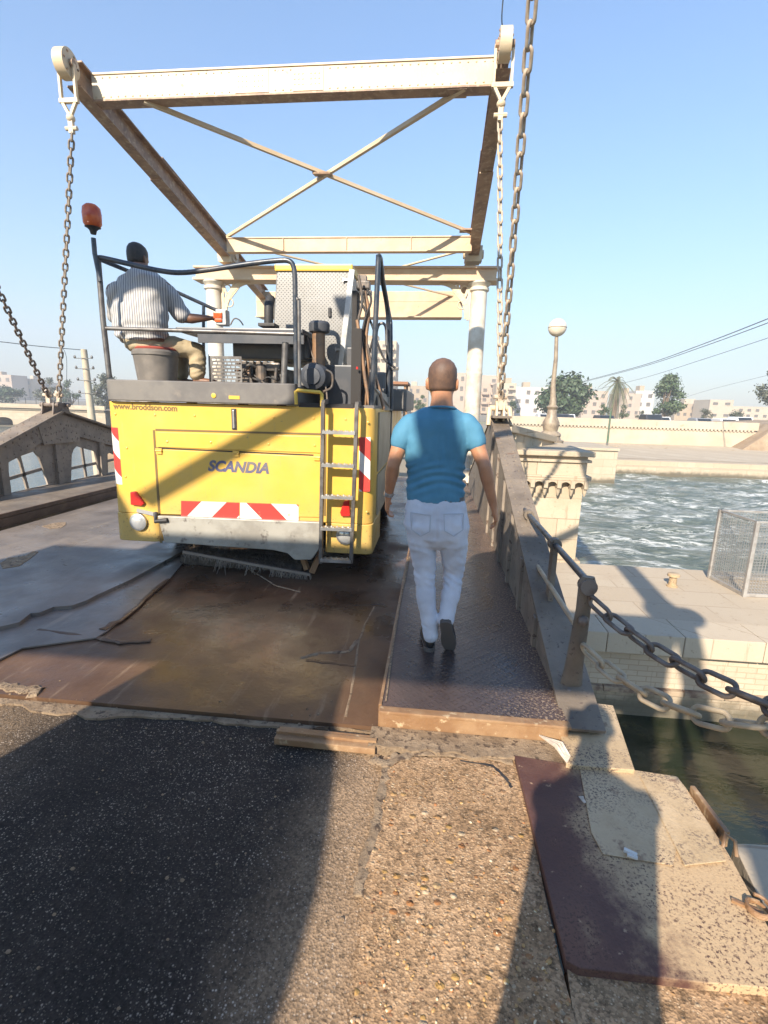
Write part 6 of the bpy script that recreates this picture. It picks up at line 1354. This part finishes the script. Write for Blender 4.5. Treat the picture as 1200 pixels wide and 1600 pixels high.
far_tree('broadleaf_tree', 'small green tree beyond the walking man, left of his head', 657, 646, 616, 28, 75, M['leaf_mid'], 7, n=1200, trunk=0.1, clumps=10)
far_tree('broadleaf_tree', 'small dark tree behind the white column, left of the low houses', 800, 648, 625, 26, 85, M['leaf_dark'], 17, n=900, trunk=0.1, clumps=8)
for i, (px, pt, w_, lb) in enumerate(((940, 630, 32, 'green shrub at the foot of the palm, left side'), (972, 629, 28, 'green shrub at the foot of the palm, right side'), (1100, 640, 30, 'low shrub by the far road left of the square tower'), (1150, 643, 34, 'low shrub by the far road right of the square tower'), (1000, 640, 18, 'small shrub left of the tall dense tree'))):
    far_tree('shrub', lb, px, 654, pt, w_, 68, M['leaf_mid'] if i < 2 else M['leaf_grey'], 20 + i, n=700, trunk=0.05, clumps=8, group='shrubs along the far road', cat='shrub')
# palm
pb_ = D(958, 652, 69); ph_ = D(958, 596, 69).z - pb_.z
pt2 = thing('palm_tree', 'date palm with drooping dry fronds rising above the far wall', 'palm tree', pb_)
MB().tube([pb_, pb_ + V((0.1, 0, ph_ * 0.5)), pb_ + V((0.05, 0, ph_))], [0.32, 0.26, 0.3], 10).build('trunk', M['bark'], pt2)
b = MB(); r = random.Random(9); pc = pb_ + V((0.05, 0, ph_))
for i in range(58):
    an = r.uniform(0, 6.28); el = r.uniform(-1.3, 1.25); L_ = ph_ * r.uniform(0.42, 0.60); d = V((math.cos(an) * math.cos(el), math.sin(an) * math.cos(el), math.sin(el)))
    pts = [pc + d * L_ * u + V((0, 0, -0.75 * L_ * u * u)) for u in [k / 7 for k in range(8)]]
    for k in range(7):
        s = (pts[k + 1] - pts[k]).cross(V((0, 0, 1))).normalized() * 0.22 * (1 - 0.10 * k) * L_ * 0.33
        for sg in (-1, 1):
            for j in range(3):
                p0 = pts[k].lerp(pts[k + 1], j / 3); p1 = p0 + (pts[k + 1] - pts[k]) * 0.28; q = p0 + s * sg * 1.4 + (pts[k + 1] - pts[k]) * 0.7 - V((0, 0, 0.12))
                b.bm.faces.new([b.bm.verts.new(v) for v in (p0, p1, q)])
b.build('fronds', M['palm'], pt2)
# houses
def wallm(n, c, c2): return simple(n, c, 0.9, c2=c2, scale=0.12, c3=tuple(q * 0.8 for q in c), scale3=0.6, lo3=0.6, hi3=0.75)
W_ = {'beige': wallm('beige house wall', (0.52, 0.43, 0.32), (0.46, 0.38, 0.28)), 'pink': wallm('reddish house wall', (0.48, 0.38, 0.295), (0.43, 0.335, 0.26)), 'white': wallm('white house wall', (0.62, 0.58, 0.52), (0.55, 0.5, 0.44)), 'tan': wallm('tan house wall', (0.44, 0.34, 0.23), (0.38, 0.30, 0.21))}
M['win'] = simple('dark window', (0.13, 0.115, 0.10), 0.4, c2=(0.2, 0.17, 0.14), scale=1)
def house(label, px0, px1, pyt, pyb, Y, mt, floors, cols, balcony=False, roof_bits=1, seed=0, dep=9):
    a, c = D(px0, pyt, Y), D(px1, pyb, Y); w_, h_ = c.x - a.x, a.z - c.z; base = V(((a.x + c.x) / 2, Y, c.z - 1.0)); r = random.Random(seed)
    t = thing('house', label, 'house', base, 'houses beyond the river')
    b = MB().box(base + V((0, dep / 2, (h_ + 1) / 2)), (w_, dep, h_ + 1)); b.build('wall', W_[mt], t)
    b = MB(); b.box(base + V((0, 0.12, h_ + 1.12)), (w_ + 0.1, 0.25, 0.35)); b.box(base + V((-w_ / 2 + 0.1, dep / 2, h_ + 1.12)), (0.25, dep, 0.35)); b.box(base + V((w_ / 2 - 0.1, dep / 2, h_ + 1.12)), (0.25, dep, 0.35)); b.build('roof_parapet', W_[mt], t)
    for k in range(roof_bits):
        x = r.uniform(-.35, .3) * w_; MB().box(base + V((x, dep * 0.5, h_ + 1 + 0.9)), (w_ * r.uniform(0.18, 0.34), 3, 1.8)).build('roof_room', W_['tan' if mt != 'tan' else 'beige'], t)
    wm = None
    for f in range(floors):
        for q in range(cols):
            if wm is not None and r.random() < 0.22: continue
            x = (-0.5 + (q + 0.5) / cols) * w_ + r.uniform(-.06, .06) * w_ / cols; z = 1.0 + h_ * (f + 0.52) / floors
            if wm is None:
                wm = MB().box((0, 0, 0), (w_ / cols * 0.42, 0.12, h_ / floors * 0.45)); bmesh.ops.recalc_face_normals(wm.bm, faces=wm.bm.faces); me_ = bpy.data.meshes.new('window'); wm.bm.to_mesh(me_); me_.materials.append(M['win']); wm = me_
            o = bpy.data.objects.new('window', wm); col.objects.link(o); o.parent = t; o.location = V((x, -0.02, z)); ORG[o.name] = base
            if balcony:
                o = MB().box(base + V((x, -0.6, z - h_ / floors * 0.30)), (w_ / cols * 0.72, 1.2, h_ / floors * 0.24)).build('balcony', W_[mt], t)
    return t
house('tall beige apartment block between the hoses and the railing of the sweeper', 568, 616, 534, 646, 120, 'beige', 8, 4, True, 1, 1)
house('pale low house left of the walking man', 612, 640, 612, 646, 150, 'beige', 3, 3, False, 1, 2)
house('tan house showing directly left of the man head', 636, 668, 604, 646, 170, 'tan', 3, 3, False, 1, 3)
house('reddish house between the man head and the white column', 706, 736, 584, 646, 140, 'pink', 4, 3, False, 0, 4)
house('narrow reddish house right beside the white column', 752, 775, 588, 648, 150, 'pink', 4, 2, True, 0, 5)
house('beige tower of stacked balconies beside the hanging chain', 776, 803, 600, 648, 140, 'beige', 5, 2, True, 1, 6)
house('white house with flat roof left of the dark bushy tree', 806, 856, 606, 649, 150, 'white', 3, 4, False, 1, 7)
house('reddish house between the bushy tree and the palm', 912, 946, 612, 651, 140, 'pink', 3, 3, False, 1, 8)
house('pale reddish house right of the palm', 970, 998, 616, 651, 145, 'pink', 3, 3, False, 1, 9)
house('white house left of the tall dense tree', 994, 1018, 612, 652, 150, 'white', 3, 2, False, 1, 10)
house('long low tan house right of the tall dense tree', 1056, 1118, 632, 654, 160, 'tan', 2, 6, False, 1, 11)
house('square tan tower house near the right edge', 1110, 1142, 626, 654, 150, 'beige', 3, 2, False, 0, 12)
house('long low beige house at the right edge behind the grey tree', 1140, 1200, 636, 655, 165, 'beige', 2, 5, False, 0, 13)
house('pink house at the far left edge', -20, 22, 586, 628, 210, 'pink', 3, 3, False, 1, 14)
house('tan house behind the slanting left chain', 20, 52, 592, 628, 220, 'tan', 3, 3, False, 1, 15)
house('beige house right of the slanting left chain', 50, 82, 598, 629, 230, 'beige', 3, 3, False, 0, 16)
house('pale house low behind the left rail post', 176, 236, 606, 632, 240, 'beige', 2, 4, False, 1, 17)
# far left weir bridge and bank
yb_ = 64.0
wb = thing('arched_bridge', 'low arched stone weir bridge on the far left across the river', 'bridge', D(30, 660, yb_))
a0, a1 = D(-60, 636, yb_), D(175, 640, yb_); z1 = a0.z; z0_ = WZ - 0.3
out = [(a0.x, z0_), (a0.x, z1), (a1.x, z1), (a1.x, z0_)]; holes = []
x = a0.x + 1.5
while x < a1.x - 4: holes.append([(x, z0_ + 0.4)] + [(x + 1.3 - 1.3 * math.cos(math.pi * k / 10), z0_ + 0.4 + (z1 - z0_ - 1.5) * (0.5 + 0.5 * math.sin(math.pi * k / 10))) for k in range(11)] + [(x + 2.6, z0_ + 0.4)]); x += 4.6
me = plate(out, holes, 3.0); me.transform(Matrix.Translation((0, yb_, 0)) @ Matrix.Rotation(R(90), 4, 'X')); link_mesh('arches', me, M['lime'], wb)
b = MB(); b.box(((a0.x + a1.x) / 2, yb_ - 1.4, z1 + 0.35), (a1.x - a0.x, 0.3, 0.7)); b.box(((a0.x + a1.x) / 2, yb_ - 1.55, z1 + 0.0), (a1.x - a0.x, 0.3, 0.16)); b.build('parapet', M['lime'], wb)
b = MB(); x = a0.x + 0.3
while x < a1.x: b.box((x, yb_ - 1.4, z1 + 1.1), (0.06, 0.06, 0.9)); x += 1.5
b.bar((a0.x, yb_ - 1.4, z1 + 1.5), (a1.x, yb_ - 1.4, z1 + 1.5), 0.05, 0.05); b.build('railing', M['rail_grey'], wb)
b = MB().prism([(-9.0, y, z) for y, z in ((30, WZ - .5), (30, -0.9), (34, -0.4), (64, 0.25), (64, WZ - .5))], (-12, 0, 0)); tag(b.build('left_bank', M['dirt']), kind='structure')
# concrete utility pole and wires on the left
pbx = D(147, 662, 24.0); ptx = D(131, 546, 24.0)
up_ = thing('utility_pole', 'pale concrete utility pole with side irons left of the sweeper', 'utility pole', pbx)
MB().tube([pbx - V((0, 0, 3)), ptx], [0.22, 0.14], 12).build('pole', simple('pale concrete', (0.46, 0.39, 0.28), 0.85, c2=(0.38, 0.31, 0.22), scale=1), up_, smooth=True)
for pyy in (560, 576, 594, 614):
    c = pbx.lerp(ptx, (662 - pyy) / 116); b = MB(); b.bar(c + V((-0.45, -0.16, 0)), c + V((0.5, -0.16, 0)), 0.03, 0.03)
    for s in (-0.42, 0.47): b.lathe(c + V((s, -0.16, 0)), [(0.05, 0), (0.06, 0.06), (0.03, 0.14)], 8)
    b.build('cross_arm', M['rail_grey'], up_)
def wire(label, pts, rad=0.02):
    tag(MB().tube(smooth_path(pts, 8), rad, 5, cap=True).build('cable', M['rail']), label, 'cable', 'overhead cables')
wire('thin black cable running left from the concrete pole', [D(-60, 530, 20), D(0, 534, 22), D(60, 541, 23), D(131, 547, 24)], 0.018)
wire('short black cable drooping down behind the left hanging chain', [D(98, 543, 23.5), D(104, 560, 23.5), D(104, 600, 23.5)], 0.012)
wire('uppermost of the dark cables rising to the right picture edge', [D(895, 600, 90), D(1000, 572, 65), D(1100, 537, 48), D(1260, 474, 32)], 0.035)
wire('second dark cable just under the uppermost on the right', [D(895, 601, 90), D(1000, 574, 65), D(1100, 541, 48), D(1260, 482, 32)], 0.03)
wire('lower thin cable crossing above the far trees on the right', [D(900, 616, 90), D(1000, 592, 70), D(1100, 561, 52), D(1260, 508, 36)], 0.022)
wire('faint lowest cable sloping down to the left from the grey tree', [D(1060, 624, 95), D(1120, 606, 80), D(1260, 572, 60)], 0.018)
wire('short dark cable end hanging from the tip of the tall right arm', [D(790, 62, 7.1), D(784, 30, 7.0), D(789, -30, 6.9)], 0.008)
# green pole
g0, g1 = D(949, 692, 44), D(955, 638, 44)
tag(MB().tube([g0, g1], [0.09, 0.07], 8).build('sign_post', simple('green post', (0.05, 0.12, 0.06), 0.6, c2=(0.12, 0.12, 0.08), scale=3)), 'thin dark green post standing on the bank before the pale wall', 'post')
# cars on the far road
def car(label, px, mt, Y=57.5, L_=4.0, suv=False):
    p = D(px, 650, Y); base = V((p.x, Y, ROADZ + 0.01)); t = thing('parked_car', label, 'car', base, 'cars on the far road'); h = 1.65 if suv else 1.42
    prof = [(-L_ / 2, 0.3), (-L_ / 2, 0.75), (-L_ * 0.44, 0.88), (-L_ * 0.36, 0.93), (-L_ * 0.24, h), (L_ * 0.14, h), (L_ * 0.27, 0.92), (L_ * 0.47, 0.80), (L_ / 2, 0.55), (L_ / 2, 0.3)]
    MB().prism([base + V((0, x, z)) for x, z in prof], (1.65, 0, 0)).build('body', mt, t, bevel=0.06)
    MB().bar(base + V((0.825, -L_ * 0.372, 0.98)), base + V((0.825, -L_ * 0.262, h - 0.07)), 1.3, 0.02, (0, 1, 0)).build('window', M['glass_dark'], t)
    for x in (-L_ * 0.3, L_ * 0.3): MB().lathe(base + V((0.1 if x < 0 else 1.4, -L_ * 0.3, 0.3)), [(0.1, -0.05), (0.3, -0.05), (0.3, 0.15), (0.1, 0.15)], 14, (1, 0, 0)).build('wheel', M['black'], t)
wc = simple('white car paint', (0.7, 0.7, 0.68), 0.3); dc = simple('dark car paint', (0.04, 0.04, 0.045), 0.3); sc_ = simple('silver car paint', (0.38, 0.38, 0.38), 0.3, 0.4)
car('white car on the far road left of the lamp post', 838, wc); car('dark car on the far road behind the lamp post base', 862, dc); car('dark car on the far road left of the green post', 930, dc)
car('dark tall car on the far road below the dense tree', 1003, dc, suv=True); car('small white car right of the dark tall car', 1018, wc, 61); car('silver car on the far road below the low tan house', 1080, sc_); car('white car below the square tower house', 1118, wc); car('white van-like car near the right end of the far wall', 1142, wc, suv=True); car('white car just right of the lamp post on the far road', 872, wc, 61)
# kiosk on the approach road
ky = 20.0; k0, k1 = D(571, 600, ky), D(636, 650, ky)
kk = thing('kiosk', 'small open hut with flat brown roof beyond the sweeper on the bridge road', 'hut', V(((k0.x + k1.x) / 2, ky, 0.03)))
kz_ = D(600, 598, ky).z
b = MB().box(((k0.x + k1.x) / 2, ky + 0.8, kz_), (k1.x - k0.x, 2.0, 0.10)); b.build('roof', simple('brown roof', (0.26, 0.12, 0.06), 0.7), kk)
for x in (k0.x + 0.1, k1.x - 0.12):
    for y in (ky, ky + 1.5): MB().bar((x, y, 0.03), (x, y, kz_), 0.08, 0.08, (0, 1, 0)).build('post', M['copper'], kk)
MB().box(((k0.x + k1.x) / 2, ky + 0.2, 0.55), (k1.x - k0.x - 0.1, 0.06, 1.04)).build('front_panel', M['grey_panel'], kk)
MB().box(((k0.x + k1.x) / 2, ky + 1.6, 0.65), (k1.x - k0.x - 0.2, 0.06, 1.2)).build('back_panel', M['grey_panel'], kk)
kp = thing('person', 'small distant person in a dark top standing inside the brown roofed hut', 'person', V((D(614, 620, ky + .9).x, ky + 0.9, 0.03)))
c = V((D(614, 620, ky + .9).x, ky + 0.9, 0.03)); b = MB(); head(b, c + Z_ * 1.58, Z_, (0, -1, 0), 1.0); b.rings([(c + Z_ * z, X_ * a, Y_ * d_) for z, a, d_ in ((0.85, 0.17, 0.12), (1.1, 0.16, 0.11), (1.3, 0.2, 0.12), (1.4, 0.13, 0.09), (1.46, 0.06, 0.06), (1.55, 0.055, 0.06))], 16)
for s in (-1, 1):
    b.limb([(c + V((s * 0.2, 0, 1.33)), 0.055, 0.055), (c + V((s * 0.26, 0, 1.08)), 0.042, 0.042), (c + V((s * 0.22, -0.12, 0.86)), 0.03, 0.03)], X_, 12); hand(b, c + V((s * 0.22, -0.12, 0.86)), (0, -0.3, -1), (0, -1, 0), (0, -1, 0), 0.5)
    b.limb([(c + V((s * 0.09, 0, 0.85)), 0.09, 0.1), (c + V((s * 0.1, 0, 0.48)), 0.06, 0.065), (c + V((s * 0.1, 0, 0.06)), 0.045, 0.06)], X_, 12)
fuse(b, 'body', M['skin_dark'], kp, 0.012, 4)
b = MB(); b.rings([(c + Z_ * z, X_ * a, Y_ * d_) for z, a, d_ in ((0.84, 0.19, 0.14), (1.1, 0.18, 0.13), (1.3, 0.225, 0.14), (1.41, 0.15, 0.11), (1.44, 0.09, 0.09))], 16); b.build('shirt', M['table'], kp, smooth='all')

# ------------------------------------------------------------------ haze
hz = MB().box((0, 300, 40), (1400, 700, 90)).build('haze', None)
hm = bpy.data.materials.new('haze'); hm.use_nodes = True; hm.node_tree.nodes.clear()
ho = hm.node_tree.nodes.new('ShaderNodeOutputMaterial'); hv = hm.node_tree.nodes.new('ShaderNodeVolumePrincipled')
hv.inputs['Color'].default_value = (0.93, 0.96, 1.0, 1); hv.inputs['Density'].default_value = 0.0019; hv.inputs['Anisotropy'].default_value = 0.0
hm.node_tree.links.new(hv.outputs[0], ho.inputs['Volume']); hz.data.materials.clear(); hz.data.materials.append(hm); tag(hz, kind='stuff')
